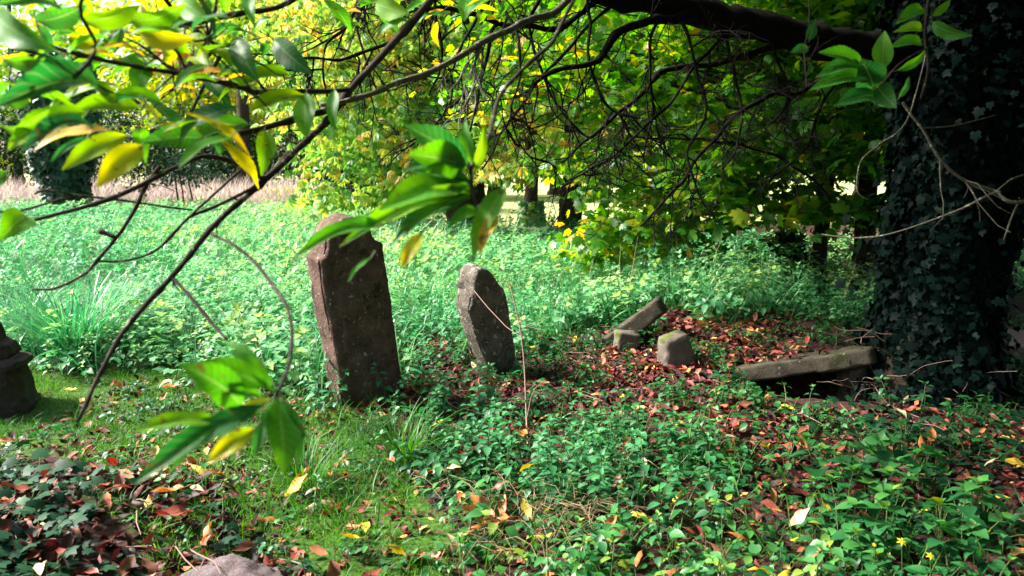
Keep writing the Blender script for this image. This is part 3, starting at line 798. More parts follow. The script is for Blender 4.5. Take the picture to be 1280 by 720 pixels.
px_branch([(1250, 240, 3.0), (1236, 244, 3.0), (1190, 266, 3.1), (1099, 296, 3.3), (1028, 292, 3.5)], .005, .0025, b, wobble=.006, dens=45)
px_branch([(1255, 300, 3.1), (1266, 266, 3.05), (1275, 250, 3.0)], .004, .003, b, wobble=.005, dens=45)
px_branch([(1152, 161, 3.0), (1190, 158, 3.05), (1245, 143, 3.1)], .003, .0018, b, wobble=.006, dens=45)
px_branch([(1085, 250, 3.9), (1072, 238, 3.9), (1077, 202, 3.9), (1100, 180, 3.9), (1134, 150, 3.9), (1160, 60, 4.4)], .0028, .004, b, wobble=.006, dens=40)
twiglets(b, np.array([P(1175, 199, 3.0), P(1205, 225, 3.0), P(1242, 238, 3.0), P(1190, 266, 3.1)]), 6, .25, .0028, .3, 1.2, 0)
child('branch', b, M['pale'], ivy_tree)
# the dark tangle under the limb
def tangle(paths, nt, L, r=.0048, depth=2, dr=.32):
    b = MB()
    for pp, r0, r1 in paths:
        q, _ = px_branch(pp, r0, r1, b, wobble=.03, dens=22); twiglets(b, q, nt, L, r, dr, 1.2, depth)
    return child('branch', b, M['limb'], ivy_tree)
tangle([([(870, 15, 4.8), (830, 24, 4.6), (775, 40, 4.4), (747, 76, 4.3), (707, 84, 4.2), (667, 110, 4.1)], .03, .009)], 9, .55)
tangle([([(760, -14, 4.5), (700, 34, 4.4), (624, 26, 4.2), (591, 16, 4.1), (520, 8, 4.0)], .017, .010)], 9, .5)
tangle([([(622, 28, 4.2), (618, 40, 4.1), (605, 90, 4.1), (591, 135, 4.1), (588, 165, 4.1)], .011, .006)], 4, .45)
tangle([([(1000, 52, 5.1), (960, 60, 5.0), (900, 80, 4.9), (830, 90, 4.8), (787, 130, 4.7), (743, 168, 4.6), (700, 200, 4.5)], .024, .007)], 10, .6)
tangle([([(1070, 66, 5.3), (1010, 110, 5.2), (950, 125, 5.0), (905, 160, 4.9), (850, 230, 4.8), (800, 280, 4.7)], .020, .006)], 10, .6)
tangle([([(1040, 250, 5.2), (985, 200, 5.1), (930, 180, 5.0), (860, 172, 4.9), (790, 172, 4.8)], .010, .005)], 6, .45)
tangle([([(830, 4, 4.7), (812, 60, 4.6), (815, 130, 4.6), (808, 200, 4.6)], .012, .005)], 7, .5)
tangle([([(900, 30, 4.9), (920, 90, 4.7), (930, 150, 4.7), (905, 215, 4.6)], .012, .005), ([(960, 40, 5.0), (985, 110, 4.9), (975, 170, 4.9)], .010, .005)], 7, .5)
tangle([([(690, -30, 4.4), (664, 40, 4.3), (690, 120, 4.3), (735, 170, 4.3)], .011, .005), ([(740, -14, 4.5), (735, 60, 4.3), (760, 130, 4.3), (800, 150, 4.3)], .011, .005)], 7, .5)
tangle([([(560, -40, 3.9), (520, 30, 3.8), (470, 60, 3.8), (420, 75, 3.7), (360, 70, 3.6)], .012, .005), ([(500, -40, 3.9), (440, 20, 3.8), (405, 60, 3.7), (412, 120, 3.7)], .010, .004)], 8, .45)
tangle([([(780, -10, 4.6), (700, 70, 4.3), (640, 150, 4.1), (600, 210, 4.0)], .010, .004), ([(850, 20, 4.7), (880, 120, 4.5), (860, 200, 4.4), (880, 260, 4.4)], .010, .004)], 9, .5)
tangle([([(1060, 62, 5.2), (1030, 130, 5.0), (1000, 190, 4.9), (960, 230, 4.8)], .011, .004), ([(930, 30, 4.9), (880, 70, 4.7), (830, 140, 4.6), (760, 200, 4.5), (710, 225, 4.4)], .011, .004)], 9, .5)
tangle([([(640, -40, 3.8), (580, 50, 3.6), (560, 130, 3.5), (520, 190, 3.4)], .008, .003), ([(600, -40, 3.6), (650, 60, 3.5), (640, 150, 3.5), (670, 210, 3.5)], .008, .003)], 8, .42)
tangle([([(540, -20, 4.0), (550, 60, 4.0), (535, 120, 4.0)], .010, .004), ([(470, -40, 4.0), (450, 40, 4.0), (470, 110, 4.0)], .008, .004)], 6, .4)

# ---- leaves on the near branches: base pixel, tip pixel, depths, width factor, tint, roll
def spray(name, rows, parent, extra=0, box=None, seed=0):
    b = MB(); r = random.Random(seed)
    for row in rows:
        (x0, y0), (x1, y1), d0, d1, wf, ti, ro = row
        A = P(x0, y0, d0); B = P(x1, y1, d1); L = np.linalg.norm(B - A); d = (B - A) / L
        view = norm(np.array((0, 0, CH)) - (A + B) / 2)
        n = view - d * np.dot(view, d); n = norm(n)
        s = np.cross(d, n); n2 = n * math.cos(ro) + s * math.sin(ro)
        Mx = fr(d, n2); Mx = Mx * L * 1.03
        Mx[:, 0] *= wf
        b.add(CHERRY if r.random() < .6 else CHERRYB, Mx, A, ti + r.uniform(-.05, .05))
        bq = [A - d * .012 + np.array((0, 0, .004)), A, A + d * L * .1]
        b.tube(bq, [.0016, .0014, .0010], 5, 1, False, 0, .5)
    for k in range(extra):
        x0, y0 = r.uniform(box[0], box[2]), r.uniform(box[1], box[3]); d0 = r.uniform(box[4], box[5])
        A = P(x0, y0, d0); L = r.uniform(.085, .15)
        a = r.uniform(0, 6.28); d = norm(np.array((math.cos(a) - .35, math.sin(a) * .8 - .2, r.uniform(-.8, .15))))
        b.add(CHERRY if r.random() < .5 else CHERRYB, fr(d, (r.uniform(-.7, .7), r.uniform(-.9, .3), 1)) * L, A, r.choice((-.3, -.1, 0, .05, .12, .2, .25, .38, .42)) + r.uniform(-.06, .06))
        b.tube([A - d * .02 + np.array((0, 0, .006)), A, A + d * L * .1], [.0014, .0012, .001], 4, 1, False, 0, .5)
    return child(name, b, [M['cherry'], M['stem']], parent)
main = BR[0]
spray('foliage', [
    ((335, 484), (247, 455), 1.20, 1.16, 1.25, .04, .5), ((302, 507), (226, 457), 1.18, 1.12, 1.5, .05, .4), ((275, 527), (170, 541), 1.15, 1.07, .85, .18, .8), ((262, 522), (196, 545), 1.17, 1.12, .8, -.25, .9),
    ((330, 507), (174, 602), 1.18, 1.08, .62, -.22, .5), ((322, 512), (215, 590), 1.19, 1.12, .5, .1, .6), ((318, 536), (261, 577), 1.2, 1.17, 1.1, .45, .2), ((346, 500), (353, 590), 1.2, 1.15, 1.45, .02, -.4), ((338, 530), (346, 572), 1.22, 1.18, 1.3, -.28, -.9),
    ((341, 500), (298, 516), 1.2, 1.2, .9, .5, .3), ((336, 478), (278, 428), 1.22, 1.25, .8, .0, .8), ((341, 478), (326, 446), 1.23, 1.28, .9, -.15, -.6), ((352, 500), (385, 545), 1.22, 1.18, 1.0, -.2, 1.0), ((328, 495), (236, 490), 1.2, 1.13, .8, .1, .7), ((325, 515), (205, 565), 1.2, 1.1, .7, .02, .5), ((345, 505), (318, 570), 1.23, 1.2, .9, -.1, .3), ((340, 488), (290, 440), 1.21, 1.2, 1.0, .05, .5), ((350, 498), (372, 575), 1.24, 1.2, 1.0, -.1, -.6)], main, seed=1)
spray('foliage', [((33, 270), (0, 300), 1.7, 1.6, 1.6, .0, .2), ((8, 215), (-20, 245), 1.6, 1.55, 1.2, -.05, .3)], main, seed=2)
spray('foliage', [
    ((584, 206), (508, 158), 1.57, 1.50, 1.25, -.2, .4), ((580, 207), (513, 193), 1.57, 1.46, 1.55, -.02, .3), ((583, 213), (507, 214), 1.57, 1.47, 1.1, -.22, .9), ((588, 228), (516, 216), 1.56, 1.5, 1.0, -.25, .8),
    ((585, 232), (478, 262), 1.56, 1.42, 1.05, .1, .7), ((590, 202), (582, 152), 1.57, 1.55, 1.2, .08, -.4), ((590, 243), (430, 306), 1.55, 1.44, .42, .08, .5), ((482, 280), (370, 323), 1.46, 1.38, .55, .05, .6),
    ((588, 247), (494, 302), 1.54, 1.48, .75, -.2, .6), ((528, 291), (502, 335), 1.47, 1.45, 1.1, .43, .3), ((632, 236), (592, 322), 1.53, 1.49, .85, .14, .4), ((622, 270), (600, 318), 1.5, 1.46, .9, .38, .4), ((464, 322), (436, 352), 1.42, 1.4, .6, .0, .8), ((595, 262), (560, 285), 1.5, 1.45, 1.0, .0, .4), ((582, 215), (520, 178), 1.58, 1.52, .9, .05, .6), ((586, 225), (500, 240), 1.57, 1.5, .7, -.1, .5), ((590, 236), (470, 285), 1.56, 1.47, .6, .12, .6), ((592, 215), (604, 160), 1.58, 1.56, .8, .1, .5)], CEN, seed=3)
spray('foliage', [
    ((1104, 86), (1106, 40), 2.5, 2.45, 1.7, .16, -.2), ((1092, 109), (1077, 75), 2.5, 2.4, 2.2, -.16, .2), ((1078, 82), (1025, 66), 2.5, 2.4, .9, .06, .7), ((1080, 92), (1021, 97), 2.5, 2.4, .9, -.02, .8), ((1080, 100), (1015, 112), 2.5, 2.4, 1.0, .05, .6),
    ((1096, 120), (1046, 132), 2.5, 2.42, 1.1, -.1, .6), ((1097, 108), (1120, 134), 2.5, 2.4, 1.7, -.15, .2), ((1124, 122), (1136, 96), 2.55, 2.5, 1.0, -.1, .6), ((1122, 88), (1155, 63), 2.55, 2.55, .9, .14, .6), ((1166, 28), (1214, 44), 2.75, 2.65, 1.1, .05, .5), ((1166, 20), (1188, 0), 2.75, 2.7, 1.3, .05, .3),
    ((1152, 36), (1118, 40), 2.75, 2.7, .9, .3, .4), ((1152, 55), (1112, 60), 2.7, 2.65, 1.0, .12, .6), ((1154, 12), (1120, 30), 2.75, 2.7, 1.1, .04, .4), ((1012, 50), (1018, 26), 2.8, 2.75, 1.6, -.15, 0), ((1010, 60), (988, 66), 2.8, 2.75, 1.2, -.1, .3)], URB, seed=4)
k_ = 1 / 2.77
def zl(l): return [((a[0] * k_, a[1] * k_), (b_[0] * k_, b_[1] * k_), d0, d1, w, t, r) for a, b_, d0, d1, w, t, r in l]
spray('foliage', zl([
    ((0, 60), (190, 172), 1.3, 1.25, 1.1, -.02, .3), ((190, 265), (-10, 232), 1.5, 1.4, .9, .05, .8), ((350, 335), (-10, 370), 1.55, 1.25, .75, -.3, .7), ((300, 392), (38, 492), 1.5, 1.35, .9, .12, .7), ((480, 372), (230, 402), 1.6, 1.5, .95, .18, .6),
    ((560, 358), (375, 345), 1.65, 1.55, .9, .1, .8), ((440, 470), (222, 585), 1.65, 1.55, 1.0, .36, .5), ((492, 505), (340, 642), 1.65, 1.55, 1.2, .40, .3), ((705, 478), (495, 492), 1.75, 1.65, 1.2, -.12, .4), ((300, 478), (178, 560), 1.5, 1.45, .6, -.28, .6),
    ((320, 440), (80, 525), 1.45, 1.3, .7, -.3, .8), ((0, 330), (120, 296), 1.35, 1.3, 1.2, .04, .6), ((0, 430), (165, 382), 1.4, 1.35, .9, .16, .8), ((0, 195), (140, 205), 1.3, 1.25, .9, .02, .9), ((90, 470), (30, 520), 1.5, 1.45, 1.2, .3, .4)]), ULB, 75, (-40, -30, 300, 185, 1.5, 2.2), 5)
spray('foliage', zl([
    ((860, 432), (640, 502), 1.9, 1.8, .9, -.15, .6), ((250, 162), (342, 70), 1.8, 1.75, 1.4, .32, .3), ((480, 112), (665, 130), 1.8, 1.75, 1.1, .22, .5), ((290, 72), (480, 18), 1.7, 1.65, 1.1, .04, .6), ((130, 72), (295, 18), 1.6, 1.55, 1.2, -.22, .5), ((620, -10), (720, 66), 1.8, 1.75, 1.5, .0, .3),
    ((440, 60), (640, 15), 1.75, 1.7, 1.1, .06, .6), ((815, 132), (890, 275), 2.0, 1.95, 1.3, -.22, .3), ((950, 140), (1075, 252), 2.05, 2.0, 1.3, -.3, .2), ((868, -10), (882, 92), 2.0, 1.95, .9, -.15, .3), ((500, 235), (470, 325), 1.85, 1.8, 1.7, -.12, .2), ((1000, 258), (820, 305), 2.1, 2.0, .9, .12, .7),
    ((1062, 325), (1060, 475), 2.1, 2.05, 1.4, -.02, .3), ((918, 455), (905, 605), 2.1, 2.05, 1.15, .06, -.2), ((1160, 312), (1160, 445), 2.2, 2.15, .9, -.1, .4), ((420, 92), (398, 185), 1.8, 1.8, 1.4, -.2, .3), ((770, 465), (760, 535), 2.0, 1.98, 2.0, -.22, .1), ((1050, 330), (870, 380), 2.1, 2.0, 1.0, .1, .7), ((560, 420), (700, 445), 1.9, 1.9, .8, .25, .7), ((200, 20), (-20, 20), 1.5, 1.35, 1.0, -.28, .6)]), ULB, 60, (120, -40, 330, 130, 1.8, 2.5), 6)
spray('foliage', [((470, 4), (510, 16), 2.6, 2.5, 1.4, .1, .2), ((585, -4), (580, 26), 2.6, 2.55, 1.5, .0, .2), ((420, 120), (415, 158), 2.5, 2.5, .9, -.1, .4), ((262, 0), (255, 30), 2.3, 2.3, 1.2, .1, .2)], ULB, 30, (330, -30, 640, 30, 2.4, 3.4), 8)

# crown overhead, above the picture, on its own boughs, with extra clumps added for shade
cb = MB(); bw = MB(); trng = np.random.default_rng(3)
cl = []
for k in range(190):
    a = trng.uniform(0, 2 * np.pi); rad = 6.4 * math.sqrt(trng.uniform(.02, 1))
    c_ = np.array((iv0[0] + .6 + math.cos(a) * rad, iv0[1] - .2 + math.sin(a) * rad * .9, 0))
    if c_[0] < -2.2 + .15 * abs(c_[1] - 5): continue
    if c_[0] < .4 and c_[1] > 2.8: continue
    low = max(3.0 + .28 * max(0, c_[1] - 2.5), 3.2)
    c_[2] = trng.uniform(low + .5, 8.6 - .10 * rad * rad * .5)
    if c_[1] > 0 and (CH + (c_[1] + .6) * .205) > c_[2] - .5: c_[2] = CH + (c_[1] + .6) * .205 + .6
    cl.append(c_)
for k in range(120):
    cl.append(np.array((trng.uniform(-.8, 9), trng.uniform(-7, 1.2), trng.uniform(3.0, 7.0))))
for k in range(90):
    y_ = trng.uniform(-2, 9.5); cl.append(np.array((.70 * y_ + trng.uniform(1.3, 4.5), y_, trng.uniform(1.2, 4.5))))  # low unseen clumps added right of view to block open sky light
for k in range(26):
    y_ = trng.uniform(8.2, 11.5); cl.append(np.array((.60 * y_ + trng.uniform(-.5, 1.5), y_, trng.uniform(1.3, 4.5))))
for k in range(26):
    cl.append(np.array((trng.uniform(-.9, 1.2), trng.uniform(1.8, 4.2), trng.uniform(3.4, 4.8))))  # unseen clumps added to shade the lower right foreground
for k in range(24):
    y_ = trng.uniform(6.2, 9.0); cl.append(np.array((trng.uniform(-2.0, .6), y_, CH + (y_ + .6) * .205 + trng.uniform(.75, 2.2))))  # added out of view to keep the sun off the mid-right ground
for k in range(60):
    y_ = trng.uniform(6.4, 10.2); cl.append(np.array((trng.uniform(.3, 3.6), y_, CH + (y_ + .6) * .205 + trng.uniform(.75, 2.6))))  # more unseen leaf mass, put above the frame to darken the greens below
for c_ in cl:
    t0 = trunk_c(min(H - .4, max(3.4, c_[2] - 1.2)))
    mid_ = (t0 + c_) / 2 + np.array((0, 0, .35)); 
    q = smooth_path([t0, mid_, c_], 12); bw.tube(q, np.linspace(.05, .012, 12), 6, 0, False, .1)
    n = 190; o = c_ + trng.normal(0, 1, (n, 3)) * (.62, .62, .28)
    d = norm(trng.normal(0, 1, (n, 3)) * (1, 1, .3) + np.array((0, 0, -.4))); nn = norm(trng.normal(0, .45, (n, 3)) + (0, 0, 1))
    qx, qy = proj(o[:, 0], o[:, 1], o[:, 2]); kk = ~((qx > -60) & (qx < 1345) & (qy > -50) & (qy < 780) & (o[:, 1] < 7.6) & (o[:, 1] > 0)); o, d, nn = o[kk], d[kk], nn[kk]; n = len(o)
    cb.add(ELLI, frames(d, nn) * trng.uniform(.13, .2, n)[:, None, None], o, trng.normal(-.05, .15, n))
child('crown', cb, M['cherry'], ivy_tree)
child('bough', bw, M['bark'], ivy_tree)
# ------------------------------------------------------------------ trees
def tree(name, label, base, trunk, r0, r1, clumps, leaf, size, mat, group=None, cat='tree', barkm='bark', tmean=0.0, tsd=.14, flat=.32, droop=.35, limbs=.5, flare=.5, seed=1, extra_trunks=(), sides=12):
    """trunk: list of points; clumps: (centre, radius, leaves)"""
    g = np.random.default_rng(seed); rd = random.Random(seed)
    base = np.array(base, float)
    root = empty(name, base); tag(root, label, cat, group)
    q = smooth_path(trunk, 26); q[0][2] -= .3
    hh = q[:, 2] - base[2]
    rad = np.linspace(r0, r1, 26) + r0 * flare * np.exp(-np.maximum(hh, 0) / (r0 * 1.6))
    tb = MB(); tb.tube(q, rad, sides, 0, True, .10)
    obj('trunk', tb, M[barkm], root, base)
    for et, e0, e1 in extra_trunks:
        eb = MB(); eb.tube(smooth_path(et, 16), np.linspace(e0, e1, 16), 10, 0, True, .1); obj('trunk', eb, M[barkm], root, base)
    lb = MB(); nb = 0
    cb = MB()
    for cen, rad_, n in clumps:
        cen = np.asarray(cen, float)
        if rd.random() < limbs and (cen[2] > 2.3 or limbs > .4):
            i = int(np.argmin(np.abs(q[:, 2] - (cen[2] - .25 * np.linalg.norm(cen[:2] - q[12][:2])))))
            s_ = q[max(9, i)]
            m_ = s_ * .5 + cen * .5 + np.array((0, 0, .18 * np.linalg.norm(cen - s_) * .5))
            L = np.linalg.norm(cen - s_); k = 9
            pth = wob(smooth_path([s_, m_, cen], k), .05 * L * .3, 1.5, seed)
            lb.tube(pth, np.linspace(max(.008, min(r0 * .25, .008 * L)), .005, k), 5, 0, False); nb += 1
        o = cen + g.normal(0, 1, (n, 3)) * np.array((1, 1, flat)) * rad_ * .62
        outw = (o - cen); outw[:, 2] = 0
        d = norm(norm(outw) + g.normal(0, .55, (n, 3)) + np.array((0, 0, -droop)))
        o[:, 2] -= .25 * np.sum(outw ** 2, 1) / max(rad_, .1) * droop
        nn = norm(g.normal(0, .38, (n, 3)) + np.array((0, 0, 1)))
        ti = g.normal(tmean + g.normal(0, tsd * .7), tsd, n)
        cb.add(leaf, frames(d, nn) * (size * g.uniform(.65, 1.2, n))[:, None, None], o, ti)
    if nb: obj('limb', lb, M[barkm], root, base)
    obj('crown', cb, mat, root, base)
    return root

def ell(g, c_, r, n, cr, nl, shell=.35, zmin=None, hang=None):
    """n clumps in an ellipsoid, mostly near its surface"""
    out = []
    while len(out) < n:
        v = g.normal(0, 1, 3); v /= np.linalg.norm(v)
        p = np.asarray(c_) + v * np.asarray(r) * g.uniform(shell, 1)
        if zmin is not None and p[2] < zmin: continue
        out.append((p, cr * g.uniform(.7, 1.3), int(nl * g.uniform(.7, 1.3))))
    return out

tg = np.random.default_rng(21)
def gp(px, py): 
    q = G(px, py); return q
# sycamores right of centre: slim dark trunks, foliage drooping left to the nettles
s1 = gp(1020, 364); s2 = gp(1078, 372)
cl1 = ell(tg, (s1[0] - .9, s1[1] + .6, 3.7), (2.1, 1.9, 1.8), 70, .55, 40, .3, 1.9)
# hanging skirt
for k in range(46):
    px = tg.uniform(735, 900); d = tg.uniform(9.3, 12.0); top = 150; bot = 318 - max(0, px - 790) * .45 - max(0, 750 - px) * .6
    cl1.append((P(px, top + (bot - top) * tg.beta(1.6, 1.0), d), .42, 44))
for k in range(110):
    q_ = tg.uniform(600, 1010); cl1.append((P(q_, tg.uniform(-30, 225 if q_ > 760 else 150), tg.uniform(9.0, 12.2)), .45, 46))
for k in range(24):
    cl1.append((P(tg.uniform(860, 1080), tg.uniform(120, 262), tg.uniform(9.2, 11.8)), .42, 38))
tree('sycamore_tree', 'slim dark sycamore at the edge of the wood whose bright leaves droop to the nettles', s1, [s1, s1 + (.05, 0, 1.2), s1 + (.22, .1, 2.6), s1 + (.2, .3, 4.2), s1 + (.1, .4, 5.6)], .105, .05, cl1, MAPLE, .14, M['maple'], tmean=.12, limbs=.25, tsd=.15, droop=.45, flare=.6, seed=4)
cl2 = ell(tg, (s2[0] + .6, s2[1] + .8, 3.6), (2.2, 2.0, 1.7), 80, .5, 44, .3, 1.9)
for k in range(60):
    cl2.append((P(tg.uniform(900, 1150), tg.uniform(20, 272), tg.uniform(8.7, 10.8)), .4, 24))
tree('sycamore_tree', 'sycamore with thicker brown trunk standing closest behind the ivy covered trunk', s2, [s2, s2 + (-.02, 0, 1.2), s2 + (.06, .1, 2.6), s2 + (.2, .3, 5.2)], .14, .07, cl2, MAPLE, .18, M['maple'], limbs=.25, tmean=-.06, tsd=.14, droop=.4, seed=5)
# behind: darker sycamores closing the right
s3 = np.array((7.5, 14.5, 0)); 
tree('sycamore_tree', 'shaded sycamore farther back right of the ivy covered trunk', s3, [s3, s3 + (.1, 0, 2), s3 + (0, .1, 6)], .2, .09, ell(tg, (7.5, 14.5, 4.4), (3.4, 2.6, 3.2), 130, .65, 46, .3, 1.3), MAPLE, .2, M['maple'], tmean=-.12, seed=6)
s4 = np.array((4.6, 17.5, 0))
tree('sycamore_tree', 'sycamore behind the slim dark one with yellowing leaves catching light', s4, [s4, s4 + (.1, 0, 2), s4 + (0, .1, 7)], .24, .1, ell(tg, (4.4, 17.2, 4.9), (3.2, 2.4, 3.3), 140, .7, 42, .3, 2.2), MAPLE, .22, M['chest'], tmean=.12, tsd=.22, seed=7)
# horse chestnuts in the middle with thick dark trunks
def chest(px, py, w, label, ell_c, ell_r, n, seed, tm, ivy=False, lean=.0):
    b0 = gp(px, py); r_ = w
    t = [b0, b0 + (lean * .3, 0, 1.2), b0 + (lean, .1, 3.2), b0 + (lean * 1.2, .2, 6.0), b0 + (lean, .2, 8.5)]
    cl = ell(tg, (b0[0] + ell_c[0], b0[1] + ell_c[1], ell_c[2]), ell_r, int(n * .8), .8, 28, .4, 2.3)
    for k in range(16): cl.append((P(px + tg.uniform(-75, 75), tg.uniform(70, 222), tg.uniform(14.5, 17)), .55, 24))
    return tree('horse_chestnut_tree', label, b0, t, r_, r_ * .45, cl, PALM7, .31, M['chest'], 'horse chestnuts along the lawn', tmean=tm + .08, tsd=.17, droop=.5, flare=.35, seed=seed), b0
chest(586, 302, .46, 'horse chestnut with broad dark trunk, left of the three by the lawn', (-.6, -.5, 5.0), (4.0, 2.6, 3.1), 165, 31, .06, lean=-.15)
t2, tb2 = chest(664, 282, .22, 'horse chestnut with ivy round its trunk base, standing on the bright lawn', (.3, .5, 5.8), (3.8, 2.6, 3.3), 150, 32, .10)
chest(712, 302, .27, 'horse chestnut with slim dark trunk just left of the drooping sycamore leaves', (1.2, .6, 5.0), (3.6, 2.4, 3.0), 150, 33, .02, lean=.1)
# ivy skirt on the middle one
n = 700; a = rng.uniform(0, 6.28, n); zz_ = rng.uniform(.05, .75, n); rr_ = .24 + .12 * rng.random(n) + .15 * np.exp(-zz_ / .4)
o = np.stack((tb2[0] + np.cos(a) * rr_, tb2[1] + np.sin(a) * rr_, zz_), 1); nn = norm(np.stack((np.cos(a), np.sin(a), np.full(n, .5)), 1) + rndn(n, .3))
b = MB(); b.add(IVYL, frames(rndn(n, .5) + (0, 0, -1.), nn) * .13, o, rng.normal(.25, .15, n)); obj('ivy', b, M['herb'], t2, tb2)
# chestnut with low hanging bright sprays left of centre
b0 = np.array((-3.2, 21.5, 0))
cl = ell(tg, (-3.0, 21.2, 5.2), (3.8, 2.6, 3.2), 190, .8, 26, .35, 1.7)
for k in range(34): cl.append((P(tg.uniform(400, 580), tg.uniform(130, 245), tg.uniform(16.5, 20)), .6, 24))
tree('horse_chestnut_tree', 'horse chestnut with pale yellowing sprays hanging low behind the tall gravestone', b0, [b0, b0 + (0, 0, 2), b0 + (.2, 0, 8)], .3, .14, cl, PALM7, .36, M['chest'], 'horse chestnuts along the lawn', tmean=.12, tsd=.18, droop=.55, seed=34)
# far bright canopy closing the view
far = [(-27, 44, 13, 6.0, .1), (-19.5, 47, 14, 6.5, .16), (-12, 49, 14, 6.2, .2), (-5, 52, 15, 6.5, .12), (3, 56, 15, 7, .05), (12, 52, 14, 6.5, .0), (20, 46, 13, 6, -.05), (27, 38, 12, 6, -.1), (-34, 38, 12, 6, 0), (16, 27, 10, 4.6, -.12), (9, 31, 10.5, 4.6, .0), (-15, 40, 11, 4.5, .25), (-1, 46, 11, 5, .2)]
fl = ['far tree at left with yellow green crown behind the dark hedge', 'far tree with tall yellow crown above the dark hedge', 'far tall tree with golden crown behind the pink grass', 'far tree with bright crown over the left of the lawn', 'far tree closing the lawn behind the chestnut trunks', 'far green tree beyond the lawn, right of the chestnut trunks', 'far green tree behind the wood at right', 'far dark green tree at the right end of the wood', 'far green tree at the left end of the hedge', 'shaded tree in the wood right of the ivy trunk', 'tree in the wood behind the sycamores', 'yellow leaved tree rising in front of the far canopy at left', 'yellow tinged tree at the far side of the lawn']
for i, (x, y, h, r, tm) in enumerate(far):
    b0 = np.array((x, y, 0.))
    cl = ell(tg, (x, y, h * .54), (r, r * .8, h * .47), 150, 1.5, 44, .45, 1.6)
    tree('broadleaf_tree', fl[i], b0, [b0, b0 + (0, 0, 3), b0 + (.3, 0, h * .8)], .38, .1, cl, OVATE2, .40, M['far'], 'trees closing the view', tmean=tm + .03, tsd=.16, limbs=.25, seed=50 + i, sides=9)
# dark evergreens on the left
for i, (x, y, r, h, lab) in enumerate(((-13.5, 35.5, 2.6, 4.8, 'dark evergreen bush in the hedge behind the pink grass, left of its middle'), (-9.2, 36.5, 2.7, 4.6, 'dark evergreen bush in the middle of the hedge behind the pink grass'), (-5.2, 34.5, 2.3, 4.4, 'dark blue green evergreen at the right end of the hedge'), (-18.3, 35, 3, 5.0, 'dark evergreen bush behind the ivy covered stump at left'), (-23, 33, 3.2, 5.4, 'dark evergreen bush at the far left of the hedge'))):
    b0 = np.array((x, y, 0.))
    cl = ell(tg, (x, y, h * .5), (r, r * .8, h * .5), 110, .75, 70, .55, .2)
    tree('evergreen_bush', lab, b0, [b0, b0 + (0, 0, 1.5), b0 + (.1, 0, h * .8)], .2, .05, cl, ELLI2, .24, M['yew'], 'dark evergreen hedge', cat='bush', limbs=0, flat=.7, seed=80 + i, sides=8)
# tall dark tree between, its trunk rising at the upper left
b0 = np.array((-11.2, 33.5, 0))
tree('broadleaf_tree', 'dark stemmed tree with ragged top rising behind the branches at upper left', b0, [b0, b0 + (.1, 0, 3), b0 + (.2, 0, 6), b0 + (.5, 0, 9.5)], .30, .16, ell(tg, (-11, 33.5, 8.2), (3.0, 2.2, 2.4), 60, .9, 30, .3, 5), OVATE2, .34, M['far'], seed=91, tmean=.05)
# ivy-clad dead trunk at left
b0 = np.array((-13.9, 25., 0.)); 
root = empty('ivy_clad_stump', b0); tag(root, 'dead trunk smothered in dark ivy in the pink grass at left', 'tree')
tb = MB(); tb.tube(smooth_path([b0 - (0, 0, .3), b0 + (.05, 0, 1.5), b0 + (-.1, 0, 3.2), b0 + (.1, 0, 4.8)], 16), np.linspace(.55, .3, 16), 12, rough=.1); obj('trunk', tb, M['bark'], root, b0)
n = 5200; z = rng.uniform(0, 5.2, n); a = rng.uniform(0, 6.28, n); bul = .62 + .30 * wnoise(np.cos(a) * 2, z, 1.2, 1) + .35 * np.clip((z - 1.2) / 2, 0, 1)
rr_ = bul * rng.beta(6, 1.2, n); o = np.stack((b0[0] + np.cos(a) * rr_, b0[1] + np.sin(a) * rr_, z + b0[2]), 1)
nn = norm(np.stack((np.cos(a), np.sin(a), np.full(n, .4)), 1) + rndn(n, .35))
b = MB(); b.add(IVYL, frames(rndn(n, .5) + (0, 0, -1.), nn) * rng.uniform(.13, .24, n)[:, None, None], o, rng.normal(.12, .16, n)); obj('ivy', b, M['yew'], root, b0)
# two thin saplings standing in the pink grass
b0 = np.array((-10.5, 25.3, 0.))
cl = [(b0 + np.array((tg.normal(0, .45), tg.normal(0, .4), tg.uniform(1.15, 2.2))), .4, 26) for _ in range(26)]
tree('sapling_tree', 'thin stemmed sapling with small green crown in front of the pink grass', b0, [b0, b0 + (-.05, 0, .7), b0 + (-.12, 0, 1.6)], .035, .02, cl, OVATE2, .16, M['yew'], seed=95, tmean=.3, extra_trunks=[([b0 + (.1, 0, -.2), b0 + (.12, 0, .8), b0 + (.02, 0, 1.6)], .03, .015), ([b0 + (.42, .1, -.2), b0 + (.36, .1, .7), b0 + (.25, .1, 1.5)], .035, .018)], flare=.2)
# dark ivy bush by the slim trunk
b0 = gp(985, 352)
cl = [(b0 + np.array((math.cos(a) * r_, math.sin(a) * r_, h_)), .15, 30) for a, r_, h_ in zip(tg.uniform(0, 6.28, 40), tg.uniform(0, .19, 40), tg.uniform(.28, .72, 40))]
tree('ivy_bush', 'small round dark ivy bush left of the slim sycamore trunk', b0, [b0, b0 + (0, 0, .3), b0 + (.02, 0, .55)], .05, .03, cl, IVYL, .065, M['ivyb'], cat='bush', seed=96, tmean=.05, flat=.8, limbs=0)
